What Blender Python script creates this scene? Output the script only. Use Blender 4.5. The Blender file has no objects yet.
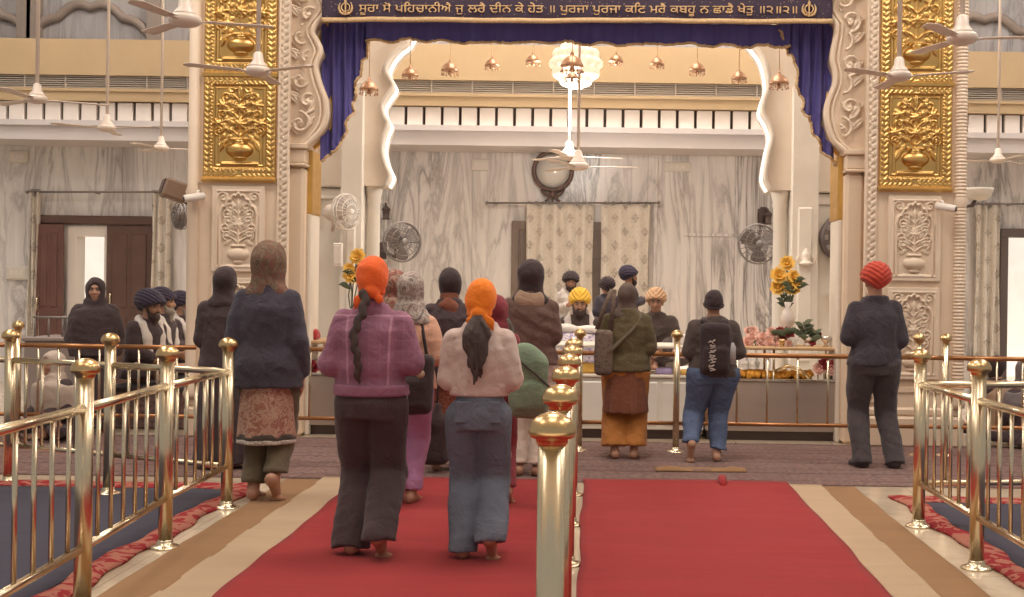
import bpy, math, random
import numpy as np
from mathutils import Vector, Matrix
random.seed(7)
SC = bpy.context.scene
COL = SC.collection
PI = math.pi
# ---------------------------------------------------------------- camera maths (1024x597 photograph)
CX, HY, F, HC, ROLL = 587.0, 294.0, 1200.0, 1.36, math.radians(0.8)
_cr, _sr = math.cos(ROLL), math.sin(ROLL)
def unrot(px, py):
    dx, dy = px - CX, py - HY
    return dx * _cr + dy * _sr, -dx * _sr + dy * _cr
def at(px, py, Y):
    dx, dy = unrot(px, py)
    return Vector((dx * Y / F, Y, HC - dy * Y / F))
def ground(px, py):
    dx, dy = unrot(px, py)
    Y = HC * F / dy
    return Vector((dx * Y / F, Y, 0))
def lin(c):
    r = []
    for v in c[:3]:
        v = v / 255.0
        r.append(v / 12.92 if v <= 0.04045 else ((v + 0.055) / 1.055) ** 2.4)
    return (r[0], r[1], r[2], 1.0)

# ---------------------------------------------------------------- object helpers
def tag(o, label=None, cat=None, group=None, kind=None):
    if label: o['label'] = label
    if cat: o['category'] = cat
    if group: o['group'] = group
    if kind: o['kind'] = kind
    return o
def link(name, me, mat=None, parent=None, loc=None, rotz=0.0):
    o = bpy.data.objects.new(name, me)
    COL.objects.link(o)
    if mat is not None and me is not None:
        if len(me.materials) == 0: me.materials.append(mat)
    if parent is not None: o.parent = parent
    if loc is not None: o.location = loc
    if rotz: o.rotation_euler = (0, 0, rotz)
    return o
def empty(name, loc=(0, 0, 0), rotz=0.0, parent=None):
    o = bpy.data.objects.new(name, None)
    o.empty_display_size = 0.1
    COL.objects.link(o)
    o.location = loc
    o.rotation_euler = (0, 0, rotz)
    if parent: o.parent = parent
    return o
def kids(o):
    return [c for c in bpy.data.objects if c.parent == o]
def copy_tree(o, parent=None):
    c = o.copy(); COL.objects.link(c)
    if parent is not None: c.parent = parent
    for ch in kids(o): copy_tree(ch, c)
    return c
def np_mesh(name, V, Q, smooth=True):
    """numpy verts (n,3), quads (m,4)"""
    me = bpy.data.meshes.new(name)
    V = np.ascontiguousarray(V, dtype=np.float32); Q = np.ascontiguousarray(Q, dtype=np.int32)
    m = len(Q)
    me.vertices.add(len(V)); me.vertices.foreach_set('co', V.ravel())
    me.loops.add(m * 4); me.loops.foreach_set('vertex_index', Q.ravel())
    me.polygons.add(m)
    me.polygons.foreach_set('loop_start', np.arange(0, m * 4, 4, dtype=np.int32))
    if smooth: me.polygons.foreach_set('use_smooth', np.ones(m, dtype=bool))
    me.update(calc_edges=True); me.validate()
    return me

class MB:
    """collects shapes into one mesh"""
    def __init__(s):
        s.v, s.f, s.sm = [], [], []
    def add(s, vs, fs, smooth=False):
        n = len(s.v)
        s.v += [tuple(v) for v in vs]
        s.f += [tuple(i + n for i in f) for f in fs]
        s.sm += [smooth] * len(fs)
        return s
    def box(s, x0, x1, y0, y1, z0, z1, bev=0.0, M=None):
        if bev > 0:
            b = min(bev, (x1 - x0) * .45, (y1 - y0) * .45, (z1 - z0) * .45)
            pts = []; 
            # chamfered box: 24 verts
            idx = {}
            for ix, x in enumerate((x0, x1)):
                for iy, y in enumerate((y0, y1)):
                    for iz, z in enumerate((z0, z1)):
                        sx, sy, sz = (1, -1)[ix], (1, -1)[iy], (1, -1)[iz]
                        idx[ix, iy, iz, 0] = len(pts); pts.append((x, y + sy * b, z + sz * b))
                        idx[ix, iy, iz, 1] = len(pts); pts.append((x + sx * b, y, z + sz * b))
                        idx[ix, iy, iz, 2] = len(pts); pts.append((x + sx * b, y + sy * b, z))
            fs = []
            for i in (0, 1):
                q = [idx[i, 0, 0, 0], idx[i, 1, 0, 0], idx[i, 1, 1, 0], idx[i, 0, 1, 0]]; fs.append(q if i else q[::-1])
                q = [idx[0, i, 0, 1], idx[0, i, 1, 1], idx[1, i, 1, 1], idx[1, i, 0, 1]]; fs.append(q if i else q[::-1])
                q = [idx[0, 0, i, 2], idx[1, 0, i, 2], idx[1, 1, i, 2], idx[0, 1, i, 2]]; fs.append(q if i else q[::-1])
            for a in (0, 1):
                for c in (0, 1):
                    q = [idx[a, c, 0, 0], idx[a, c, 0, 1], idx[a, c, 1, 1], idx[a, c, 1, 0]]; fs.append(q if (a ^ c) == 0 else q[::-1])
                    q = [idx[a, 0, c, 0], idx[a, 0, c, 2], idx[a, 1, c, 2], idx[a, 1, c, 0]]; fs.append(q[::-1] if (a ^ c) == 0 else q)
                    q = [idx[0, a, c, 1], idx[0, a, c, 2], idx[1, a, c, 2], idx[1, a, c, 1]]; fs.append(q if (a ^ c) == 0 else q[::-1])
            for a in (0, 1):
                for c in (0, 1):
                    for d in (0, 1):
                        q = [idx[a, c, d, 0], idx[a, c, d, 1], idx[a, c, d, 2]]; fs.append(q if (a + c + d) % 2 == 1 else q[::-1])
            vs = pts
        else:
            vs = [(x0, y0, z0), (x1, y0, z0), (x1, y1, z0), (x0, y1, z0), (x0, y0, z1), (x1, y0, z1), (x1, y1, z1), (x0, y1, z1)]
            fs = [(0, 3, 2, 1), (4, 5, 6, 7), (0, 1, 5, 4), (1, 2, 6, 5), (2, 3, 7, 6), (3, 0, 4, 7)]
        if M is not None: vs = [M @ Vector(v) for v in vs]
        return s.add(vs, fs)
    def lathe(s, prof, n=20, c=(0, 0, 0), axis='z', smooth=True, M=None):
        vs, fs = [], []
        for (r, z) in prof:
            for i in range(n):
                a = 2 * PI * i / n
                p = (r * math.cos(a), r * math.sin(a), z)
                if axis == 'y': p = (p[0], p[2], p[1])
                if axis == 'x': p = (p[2], p[0], p[1])
                p = Vector(p)
                if M is not None: p = M @ p
                vs.append((p[0] + c[0], p[1] + c[1], p[2] + c[2]))
        for j in range(len(prof) - 1):
            for i in range(n):
                i2 = (i + 1) % n
                q = (j * n + i, j * n + i2, (j + 1) * n + i2, (j + 1) * n + i)
                fs.append(q if axis != 'y' else q[::-1])
        if prof[0][0] > 1e-5: fs.append(tuple(range(n))[::-1] if axis != 'y' else tuple(range(n)))
        if prof[-1][0] > 1e-5:
            k = (len(prof) - 1) * n
            t = tuple(range(k, k + n)); fs.append(t if axis != 'y' else t[::-1])
        return s.add(vs, fs, smooth)
    def tube(s, pts, r, n=8, smooth=True, close=False, flat=1.0):
        pts = [Vector(p) for p in pts]
        rs = r if isinstance(r, (list, tuple)) else [r] * len(pts)
        vs, fs = [], []
        up = None
        m = len(pts)
        for i, p in enumerate(pts):
            if close: t = pts[(i + 1) % m] - pts[i - 1]
            else: t = pts[min(i + 1, m - 1)] - pts[max(i - 1, 0)]
            t = t.normalized() if t.length > 1e-9 else Vector((0, 0, 1))
            if up is None:
                up = Vector((0, 0, 1)) if abs(t.z) < .9 else Vector((0, 1, 0))
            u = (up - t * up.dot(t))
            u = u.normalized() if u.length > 1e-6 else t.orthogonal().normalized()
            w = t.cross(u); up = u
            for k in range(n):
                a = 2 * PI * k / n
                vs.append(p + (u * math.cos(a) + w * math.sin(a) * flat) * rs[i])
        for i in range(m if close else m - 1):
            j = (i + 1) % m
            for k in range(n):
                k2 = (k + 1) % n
                fs.append((i * n + k, i * n + k2, j * n + k2, j * n + k))
        if not close:
            fs.append(tuple(range(n))[::-1]); fs.append(tuple(range((m - 1) * n, m * n)))
        return s.add(vs, fs, smooth)
    def ball(s, c, r, n=14, m=9, M=None):
        if not isinstance(r, (tuple, list)): r = (r, r, r)
        prof = []
        vs, fs = [], []
        for j in range(m + 1):
            ph = -PI / 2 + PI * j / m
            for i in range(n):
                a = 2 * PI * i / n
                p = Vector((r[0] * math.cos(ph) * math.cos(a), r[1] * math.cos(ph) * math.sin(a), r[2] * math.sin(ph)))
                if M is not None: p = M @ p
                vs.append(p + Vector(c))
        for j in range(m):
            for i in range(n):
                i2 = (i + 1) % n
                fs.append((j * n + i, j * n + i2, (j + 1) * n + i2, (j + 1) * n + i))
        return s.add(vs, fs, True)
    def prism(s, poly, y0, y1, smooth=False):
        """polygon in xz, extruded from y0 to y1"""
        n = len(poly)
        vs = [(x, y0, z) for x, z in poly] + [(x, y1, z) for x, z in poly]
        area = sum(poly[i][0] * poly[(i + 1) % n][1] - poly[(i + 1) % n][0] * poly[i][1] for i in range(n))
        fr = tuple(range(n)); bk = tuple(range(n, 2 * n))[::-1]
        fs = [fr, bk] + [(i, i + n, (i + 1) % n + n, (i + 1) % n) for i in range(n)]
        if area < 0: fs = [f[::-1] for f in fs]
        return s.add(vs, fs, smooth)
    def grid(s, fn, nu, nv, smooth=True, thick=None):
        vs = [fn(i / nu, j / nv) for j in range(nv + 1) for i in range(nu + 1)]
        fs = [(j * (nu + 1) + i, j * (nu + 1) + i + 1, (j + 1) * (nu + 1) + i + 1, (j + 1) * (nu + 1) + i) for j in range(nv) for i in range(nu)]
        if thick is not None:
            n = len(vs); t = Vector(thick)
            vs = vs + [tuple(Vector(v) + t) for v in vs]
            fs = fs + [tuple(i + n for i in f)[::-1] for f in fs]
            W = nu + 1
            for i in range(nu):
                fs.append((i + 1, i, i + n, i + 1 + n))
                a = nv * W + i; fs.append((a, a + 1, a + 1 + n, a + n))
            for j in range(nv):
                a = j * W; fs.append((a, a + W, a + W + n, a + n))
                a = j * W + nu; fs.append((a + W, a, a + n, a + W + n))
        return s.add(vs, fs, smooth)
    def mesh(s, name):
        me = bpy.data.meshes.new(name)
        me.from_pydata(s.v, [], s.f)
        me.polygons.foreach_set('use_smooth', s.sm)
        me.update()
        return me
    def build(s, name, mat, parent=None, loc=None, rotz=0.0):
        return link(name, s.mesh(name), mat, parent, loc, rotz)

# ---------------------------------------------------------------- materials
class NT:
    def __init__(s, name):
        s.m = bpy.data.materials.new(name); s.m.use_nodes = True
        s.t = s.m.node_tree; s.t.nodes.clear()
        s.out = s.n('ShaderNodeOutputMaterial')
    def n(s, typ, **kw):
        nd = s.t.nodes.new(typ)
        for k, v in kw.items():
            if k.startswith('i_'):
                key = k[2:]
                key = int(key) if key.isdigit() else key.replace('_', ' ')
                s.set(nd, key, v)
            else: setattr(nd, k, v)
        return nd
    def set(s, nd, key, v):
        sock = nd.inputs[key]
        if isinstance(v, bpy.types.NodeSocket): s.t.links.new(v, sock)
        else: sock.default_value = v
    def coord(s, scale=(1, 1, 1), loc=(0, 0, 0), rot=(0, 0, 0), gen=False):
        c = s.n('ShaderNodeTexCoord')
        mp = s.n('ShaderNodeMapping')
        s.t.links.new(c.outputs['Generated' if gen else 'Object'], mp.inputs[0])
        mp.inputs['Scale'].default_value = scale; mp.inputs['Location'].default_value = loc; mp.inputs['Rotation'].default_value = rot
        return mp.outputs[0]
    def noise(s, vec, scale=5, detail=3, rough=.5, dist=0.0):
        nd = s.n('ShaderNodeTexNoise', i_Scale=scale, i_Detail=detail, i_Roughness=rough, i_Distortion=dist, i_Vector=vec)
        return nd.outputs[0]
    def vor(s, vec, scale=5, out='Distance', feature='F1'):
        nd = s.n('ShaderNodeTexVoronoi', feature=feature, i_Scale=scale, i_Vector=vec)
        return nd.outputs[out]
    def ramp(s, fac, stops, interp='LINEAR'):
        nd = s.n('ShaderNodeValToRGB', i_0=fac)
        cr = nd.color_ramp; cr.interpolation = interp
        while len(cr.elements) > 1: cr.elements.remove(cr.elements[-1])
        cr.elements[0].position = stops[0][0]; cr.elements[0].color = stops[0][1]
        for p, c in stops[1:]:
            e = cr.elements.new(p); e.color = c
        return nd.outputs[0]
    def math(s, op, a, b=0.0, c=0.0):
        nd = s.n('ShaderNodeMath', operation=op)
        s.set(nd, 0, a); s.set(nd, 1, b); s.set(nd, 2, c)
        return nd.outputs[0]
    def mix(s, fac, a, b, mode='MIX'):
        nd = s.n('ShaderNodeMix', data_type='RGBA', blend_type=mode)
        s.set(nd, 0, fac); s.set(nd, 6, a); s.set(nd, 7, b)
        return nd.outputs[2]
    def sep(s, vec):
        nd = s.n('ShaderNodeSeparateXYZ', i_0=vec)
        return nd.outputs
    def bsdf(s, col, rough=.6, metal=0.0, bump=None, bstr=.3, bdist=.01, **kw):
        b = s.n('ShaderNodeBsdfPrincipled')
        s.set(b, 'Base Color', col); s.set(b, 'Roughness', rough); s.set(b, 'Metallic', metal)
        for k, v in kw.items(): s.set(b, k.replace('_', ' '), v)
        if bump is not None:
            bp = s.n('ShaderNodeBump', i_Strength=bstr, i_Distance=bdist, i_Height=bump)
            s.t.links.new(bp.outputs[0], b.inputs['Normal'])
        s.t.links.new(b.outputs[0], s.out.inputs[0])
        return s.m
def mul(c, k): return (min(1, c[0] * k), min(1, c[1] * k), min(1, c[2] * k), 1)
def plain(name, c, rough=.6, metal=0.0, var=.0, sc=6, bscale=0, bstr=.2, bdist=.005, **kw):
    t = NT(name); col = lin(c); v = t.coord(); C = col
    if var: C = t.ramp(t.noise(v, sc, 4), [(.3, mul(col, 1 - var)), (.7, mul(col, 1 + var))])
    b = t.noise(v, bscale, 3) if bscale else None
    return t.bsdf(C, rough, metal, b, bstr, bdist, **kw)
def fabric(name, c, var=.08, fine=350, bstr=.25, sheen=.15, rough=.9):
    t = NT(name); col = lin(c); v = t.coord()
    C = t.ramp(t.noise(v, 7, 4), [(.3, mul(col, 1 - var)), (.7, mul(col, 1 + var))])
    b = t.math('ADD', t.math('ADD', t.noise(v, 11, 4, .55, .8), t.math('MULTIPLY', t.noise(v, 30, 3, .5, 1.0), .3)), t.math('MULTIPLY', t.noise(v, fine, 2), .12))
    return t.bsdf(C, rough, 0, b, bstr * 1.6, .05, Sheen_Weight=sheen, Specular_IOR_Level=.2)
def emit(name, c, k):
    t = NT(name)
    e = t.n('ShaderNodeEmission'); e.inputs[0].default_value = lin(c); e.inputs[1].default_value = k
    t.t.links.new(e.outputs[0], t.out.inputs[0])
    return t.m

# ---------------------------------------------------------------- implicit-surface modelling (bodies, clothes, bags)
class SDF:
    def __init__(s, lo, hi, h=.01):
        s.lo = np.array(lo, dtype=np.float32); s.h = h
        n = np.ceil((np.array(hi) - s.lo) / h).astype(int) + 1
        s.n = n
        s.X = (s.lo[0] + h * np.arange(n[0], dtype=np.float32))[:, None, None]
        s.Y = (s.lo[1] + h * np.arange(n[1], dtype=np.float32))[None, :, None]
        s.Z = (s.lo[2] + h * np.arange(n[2], dtype=np.float32))[None, None, :]
        s.f = np.full(tuple(n), .12, dtype=np.float32)
    def reg(s, lo, hi):
        a = np.clip(np.floor((np.array(lo) - s.lo) / s.h).astype(int), 0, s.n)
        b = np.clip(np.ceil((np.array(hi) - s.lo) / s.h).astype(int) + 1, 0, s.n)
        return tuple(slice(int(i), int(j)) for i, j in zip(a, b))
    def pts(s, r):
        return s.X[r[0]], s.Y[:, r[1]], s.Z[:, :, r[2]]
    def put(s, r, d, k, sub=False):
        a = s.f[r]
        if a.size == 0: return
        if sub:
            h = np.clip(.5 - .5 * (a + d) / k, 0, 1)
            s.f[r] = a * (1 - h) + (-d) * h + k * h * (1 - h)
        else:
            h = np.clip(.5 + .5 * (a - d) / k, 0, 1)
            s.f[r] = a * (1 - h) + d * h - k * h * (1 - h)
    def cone(s, a, b, ra, rb=None, k=.02, flat=(1, 1, 1), capa=False, capb=False, capn=None):
        rb = ra if rb is None else rb
        a = np.array(a, float); b = np.array(b, float); fl = np.array(flat, float)
        R = max(ra, rb) * fl; pad = k + .03
        r = s.reg(np.minimum(a, b) - R - pad, np.maximum(a, b) + R + pad)
        X, Y, Z = s.pts(r)
        ba = (b - a); L2 = float((ba / fl) @ (ba / fl)) + 1e-9
        px, py, pz = (X - a[0]) / fl[0], (Y - a[1]) / fl[1], (Z - a[2]) / fl[2]
        bx, by, bz = ba / fl
        t0 = (px * bx + py * by + pz * bz) / L2
        t = np.clip(t0, 0, 1)
        d = np.sqrt((px - bx * t) ** 2 + (py - by * t) ** 2 + (pz - bz * t) ** 2) - (ra + (rb - ra) * t)
        d = d * fl.min()
        L = math.sqrt(L2)
        if capn is not None: d = np.maximum(d, (X - b[0]) * capn[0] + (Y - b[1]) * capn[1] + (Z - b[2]) * capn[2])
        elif capb: d = np.maximum(d, (t0 - 1) * L)
        if capa: d = np.maximum(d, -t0 * L)
        s.put(r, d, k)
        return s
    def chain(s, P, R, k=.02, flat=(1, 1, 1), capa=False, capb=False):
        m = len(P) - 1
        for i in range(m):
            s.cone(P[i], P[i + 1], R[i], R[i + 1], k, flat, capa and i == 0, capb and i == m - 1)
        return s
    def ell(s, c, r, k=.02, M=None, sub=False):
        c = np.array(c, float); r3 = np.array(r if hasattr(r, '__len__') else (r,) * 3, float)
        R = r3 if M is None else np.full(3, r3.max())
        g = s.reg(c - R - k - .03, c + R + k + .03)
        X, Y, Z = s.pts(g)
        X, Y, Z = X - c[0], Y - c[1], Z - c[2]
        if M is not None:
            m = np.array(M, float).T
            X, Y, Z = m[0, 0] * X + m[0, 1] * Y + m[0, 2] * Z, m[1, 0] * X + m[1, 1] * Y + m[1, 2] * Z, m[2, 0] * X + m[2, 1] * Y + m[2, 2] * Z
        k0 = np.sqrt((X / r3[0]) ** 2 + (Y / r3[1]) ** 2 + (Z / r3[2]) ** 2)
        k1 = np.sqrt((X / r3[0] ** 2) ** 2 + (Y / r3[1] ** 2) ** 2 + (Z / r3[2] ** 2) ** 2) + 1e-9
        s.put(g, k0 * (k0 - 1) / k1, k, sub)
        return s
    def rbox(s, c, half, rad, k=.01, M=None, sub=False):
        c = np.array(c, float); hf = np.array(half, float)
        R = hf if M is None else np.full(3, np.linalg.norm(hf))
        g = s.reg(c - R - k - .03, c + R + k + .03)
        X, Y, Z = s.pts(g); X, Y, Z = X - c[0], Y - c[1], Z - c[2]
        if M is not None:
            m = np.array(M, float).T
            X, Y, Z = m[0, 0] * X + m[0, 1] * Y + m[0, 2] * Z, m[1, 0] * X + m[1, 1] * Y + m[1, 2] * Z, m[2, 0] * X + m[2, 1] * Y + m[2, 2] * Z
        qx, qy, qz = np.abs(X) - hf[0] + rad, np.abs(Y) - hf[1] + rad, np.abs(Z) - hf[2] + rad
        d = np.sqrt(np.maximum(qx, 0) ** 2 + np.maximum(qy, 0) ** 2 + np.maximum(qz, 0) ** 2) + np.minimum(np.maximum(np.maximum(qx, qy), qz), 0) - rad
        s.put(g, d, k, sub)
        return s
    def loft(s, tab, k=.02, cx=0.0, pleat=None, yaw=None, smooth=.03):
        """tab rows: z, half width, half depth, centre y  (z ascending); flat ends"""
        tab = np.array(tab, float)
        z0, z1 = tab[0, 0], tab[-1, 0]
        A = tab[:, 1].max() + .04; B = tab[:, 2].max() + .04
        yl, yh = tab[:, 3].min() - B, tab[:, 3].max() + B
        g = s.reg((cx - A - .03, yl - .03, z0 - k - .03), (cx + A + .03, yh + .03, z1 + k + .03))
        X, Y, Z = s.pts(g)
        zf = np.linspace(z0, z1, 240)
        w = max(3, int(smooth / (z1 - z0) * 240)) | 1
        ker = np.hanning(w + 2)[1:-1]; ker /= ker.sum()
        def col(i):
            v = np.interp(zf, tab[:, 0], tab[:, i])
            v = np.convolve(np.pad(v, w // 2, mode='edge'), ker, 'valid')
            return np.interp(Z, zf, v)
        a, b, c = col(1), col(2), col(3)
        x, y = (X - cx), (Y - c)
        rr = np.sqrt((x / a) ** 2 + (y / b) ** 2)
        if pleat is not None:
            n, amp, zt, ph = pleat
            th = np.arctan2(y / b, x / a)
            rr = rr - amp * np.clip((zt - Z) / (zt - z0), 0, 1) * (np.sin(n * th + ph) + .5 * np.sin((n * 1.7) * th + 1 + 3 * ph) + .4 * np.sin(4 * Z + 3 * th))
        d = (rr - 1) * np.minimum(a, b) * .9
        d = np.maximum(d, np.maximum(z0 - Z, Z - z1))
        s.put(g, d, k)
        return s
    def cut(s, fn, k=.006):
        X, Y, Z = s.X, s.Y, s.Z
        d = np.broadcast_to(fn(X, Y, Z), s.f.shape)
        s.f = np.maximum(s.f, d.astype(np.float32))
        return s
    def disp(s, amp, freq, seed=0, stretch=(1, 1, 1), ridged=False, mask=None):
        rng = np.random.RandomState(seed)
        acc = 0
        wx = .35 * np.sin(s.Z * freq * .6 + seed) + 0 * s.X
        for i in range(5):
            d = rng.normal(size=3); d /= np.linalg.norm(d); d = d * np.array(stretch)
            fr = freq * rng.uniform(.7, 1.5)
            v = np.sin((s.X * d[0] + s.Y * d[1] + s.Z * d[2]) * fr + rng.uniform(0, 6.28) + wx)
            if ridged: v = 1 - 2 * np.abs(v)
            acc = acc + v
        acc = (acc * (amp / 3.0)).astype(np.float32)
        if mask is not None: acc = acc * mask(s.X, s.Y, s.Z)
        s.f = s.f + acc
        return s
    def mesh(s, name):
        f = np.pad(s.f, 1, constant_values=.12); lo = s.lo - s.h
        sg = f < 0
        nx, ny, nz = f.shape
        c = np.zeros((nx - 1, ny - 1, nz - 1), dtype=np.int8)
        for i in (0, 1):
            for j in (0, 1):
                for k in (0, 1):
                    c += sg[i:nx - 1 + i, j:ny - 1 + j, k:nz - 1 + k]
        I, J, K = np.nonzero((c > 0) & (c < 8))
        n = len(I)
        pos = np.zeros((n, 3)); cnt = np.zeros(n)
        cs = [(i, j, k) for i in (0, 1) for j in (0, 1) for k in (0, 1)]
        for a in cs:
            for ax in range(3):
                if a[ax] == 1: continue
                b = list(a); b[ax] = 1
                fa = f[I + a[0], J + a[1], K + a[2]]; fb = f[I + b[0], J + b[1], K + b[2]]
                x = (fa < 0) != (fb < 0)
                t = np.where(x, fa / np.where(x, fa - fb, 1), 0)
                for q in range(3):
                    pos[:, q] += x * (a[q] + (t if q == ax else 0))
                cnt += x
        V = (np.stack([I, J, K], 1) + pos / cnt[:, None]) * s.h + lo
        vid = np.full(c.shape, -1, dtype=np.int32); vid[I, J, K] = np.arange(n)
        Q = []
        for ax in range(3):
            o = [(1, 2), (2, 0), (0, 1)][ax]
            sl0 = [slice(1, None)] * 3; sl1 = [slice(1, None)] * 3
            sl0[ax] = slice(0, -1)
            A = sg[tuple(slice(0, -1) if q == ax else slice(1, -1) for q in range(3))]
            B = sg[tuple(slice(1, None) if q == ax else slice(1, -1) for q in range(3))]
            E = np.argwhere(A != B)
            if len(E) == 0: continue
            flip = A[tuple(E.T)]
            base = E.copy()
            for q in range(3):
                if q != ax: base[:, q] += 1
            u, v = o
            def cell(du, dv):
                e = base.copy(); e[:, u] -= du; e[:, v] -= dv
                return vid[e[:, 0], e[:, 1], e[:, 2]]
            q = np.stack([cell(1, 1), cell(0, 1), cell(0, 0), cell(1, 0)], 1)
            q[~flip] = q[~flip][:, ::-1]
            Q.append(q)
        Q = np.concatenate(Q)
        Q = Q[(Q >= 0).all(1)]
        return np_mesh(name, V, Q)
    def build(s, name, mat, parent=None, loc=None, rotz=0.0):
        return link(name, s.mesh(name), mat, parent, loc, rotz)

# ---------------------------------------------------------------- carved relief panels (height fields)
class Relief:
    """x in [-w/2,w/2], z in [0,h]; height towards -y"""
    def __init__(s, w, h, res=.008, base=0.0):
        s.w, s.h_ = w, h
        s.nx, s.nz = int(w / res) + 1, int(h / res) + 1
        s.x = np.linspace(-w / 2, w / 2, s.nx)[None, :]; s.z = np.linspace(0, h, s.nz)[:, None]
        s.H = np.full((s.nz, s.nx), base)
        s.sym = True
    def xx(s): return np.abs(s.x) if s.sym else s.x
    def bump(s, cx, cz, rx, rz, h, rot=0.0, base=0.0, lobes=0, amp=.2):
        X, Z = s.xx() - cx, s.z - cz
        c, n = math.cos(rot), math.sin(rot)
        u, v = (X * c + Z * n) / rx, (-X * n + Z * c) / rz
        r = np.sqrt(u * u + v * v)
        if lobes: r = r / (1 + amp * np.cos(lobes * np.arctan2(v, u)))
        s.H = np.maximum(s.H, np.where(r < 1, base + h * np.sqrt(np.clip(1 - r * r, 0, 1)), -9))
        return s
    def stroke(s, P, w, h, base=0.0):
        d = np.full(s.H.shape, 9.0)
        for (x0, z0), (x1, z1) in zip(P[:-1], P[1:]):
            bx, bz = x1 - x0, z1 - z0
            t = np.clip(((s.xx() - x0) * bx + (s.z - z0) * bz) / (bx * bx + bz * bz + 1e-9), 0, 1)
            d = np.minimum(d, np.sqrt((s.xx() - x0 - bx * t) ** 2 + (s.z - z0 - bz * t) ** 2))
        r = d / w
        s.H = np.maximum(s.H, np.where(r < 1, base + h * np.sqrt(np.clip(1 - r * r, 0, 1)), -9))
        return s
    def leaf(s, x, z, L, W, ang, h, base=0.0):
        cx, cz = x + math.cos(ang) * L / 2, z + math.sin(ang) * L / 2
        X, Z = s.xx() - cx, s.z - cz
        u = (X * math.cos(ang) + Z * math.sin(ang)) / (L / 2); v = (-X * math.sin(ang) + Z * math.cos(ang)) / (W / 2)
        p = np.clip(1 - u * u, 0, 1)
        e = 1 - np.abs(v) / (p + 1e-6)
        rib = np.clip(np.abs(v) * 4, .45, 1)
        s.H = np.maximum(s.H, np.where((np.abs(u) < 1) & (e > 0), base + h * np.sqrt(np.clip(e, 0, 1)) * rib, -9))
        return s
    def flower(s, x, z, r, h, n=6, base=0.0):
        s.bump(x, z, r, r, h * .8, 0, base, n, .22)
        s.bump(x, z, r * .35, r * .35, h * 1.0, 0, base + h * .15)
        return s
    def spiral(s, x, z, r0, a0, turns, w, h, base=0.0, hand=1):
        P = []
        for i in range(26):
            t = i / 25
            r = r0 * (1 - t * .85); a = a0 + hand * turns * 2 * PI * t
            P.append((x + r * math.cos(a), z + r * math.sin(a)))
        return s.stroke(P, w, h, base)
    def frame(s, d0, d1, h, bead=0.0, beadw=.02):
        X, Z = np.abs(s.x), s.z
        e = np.minimum(s.w / 2 - X, np.minimum(Z, s.h_ - Z))
        m = (e >= d0) & (e <= d1)
        t = np.clip((e - d0) / (d1 - d0), 0, 1)
        v = h * np.sqrt(np.clip(1 - (2 * t - 1) ** 2, 0, 1))
        if bead:
            v = v * (1 - bead * (.5 + .5 * np.cos((s.x + s.z) * 2 * PI / beadw)))
        s.H = np.maximum(s.H, np.where(m, v, -9))
        return s
    def flat(s, d0, d1, h):
        X, Z = np.abs(s.x), s.z
        e = np.minimum(s.w / 2 - X, np.minimum(Z, s.h_ - Z))
        s.H = np.where((e >= d0) & (e <= d1), np.maximum(s.H, h), s.H)
        return s
    def build(s, name, mat, parent, loc, back=.03, mask=None):
        nx, nz = s.nx, s.nz
        X = np.broadcast_to(s.x, s.H.shape); Z = np.broadcast_to(s.z, s.H.shape)
        V = np.stack([X, -s.H, Z], -1).reshape(-1, 3)
        idx = np.arange(nx * nz).reshape(nz, nx)
        Q = np.stack([idx[:-1, :-1], idx[:-1, 1:], idx[1:, 1:], idx[1:, :-1]], -1)
        if mask is not None:
            mk = mask(X, Z)
            keep = mk[:-1, :-1] & mk[:-1, 1:] & mk[1:, 1:] & mk[1:, :-1]
            Q = Q[keep]
        Q = Q.reshape(-1, 4)
        if mask is None:
            n = len(V)
            B = np.array([(-s.w / 2, back, 0), (s.w / 2, back, 0), (s.w / 2, back, s.h_), (-s.w / 2, back, s.h_)])
            rim = []
            bot, top, lf, rt = idx[0], idx[-1], idx[:, 0], idx[:, -1]
            VB = V.copy(); VB[:, 1] = back
            off = n
            V = np.concatenate([V, VB])
            for e, fl in ((bot, 0), (top, 1), (lf, 1), (rt, 0)):
                q = np.stack([e[1:], e[:-1], e[:-1] + off, e[1:] + off], -1)
                rim.append(q if not fl else q[:, ::-1])
            Q = np.concatenate([Q] + rim)
        return link(name, np_mesh(name, V, Q), mat, parent, loc)
# ---------------------------------------------------------------- shared materials
def marble_wall(name, base, vein, warm):
    t = NT(name)
    v = t.coord(scale=(1.0, 1.0, .16))
    n1 = t.noise(v, 2.2, 6, .62, 1.6)
    n2 = t.noise(t.coord(scale=(1.0, 1.0, .05), loc=(3, 0, 7)), 7, 4, .6, .5)
    w = t.math('ABSOLUTE', t.math('SUBTRACT', n1, .5))
    veins = t.ramp(w, [(.0, (1, 1, 1, 1)), (.012, (.75, .75, .75, 1)), (.055, (.2, .2, .2, 1)), (.13, (0, 0, 0, 1))])
    streak = t.ramp(n2, [(.45, (0, 0, 0, 1)), (.75, (.8, .8, .8, 1))])
    patch = t.ramp(t.noise(t.coord(scale=(1, 1, .25), loc=(9, 1, 2)), 1.1, 3), [(.35, (.25, .25, .25, 1)), (.65, (1, 1, 1, 1))])
    f = t.math('MULTIPLY', t.math('MAXIMUM', veins, t.math('MULTIPLY', streak, .8)), patch)
    col = t.mix(f, lin(base), lin(vein))
    col = t.mix(t.ramp(t.noise(t.coord(scale=(1, 1, .3)), .8, 2), [(.4, (0, 0, 0, 1)), (.7, (.5, .5, .5, 1))]), col, lin(warm))
    xyz = t.sep(t.coord())
    seam = t.math('LESS_THAN', t.math('PINGPONG', t.math('ADD', xyz[0], 50.0), .62), .006)
    col = t.mix(t.math('MULTIPLY', seam, .35), col, lin(vein))
    return t.bsdf(col, .28)
M_WALL = marble_wall('veined wall marble', (238, 232, 228), (116, 108, 106), (226, 219, 212))
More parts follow.
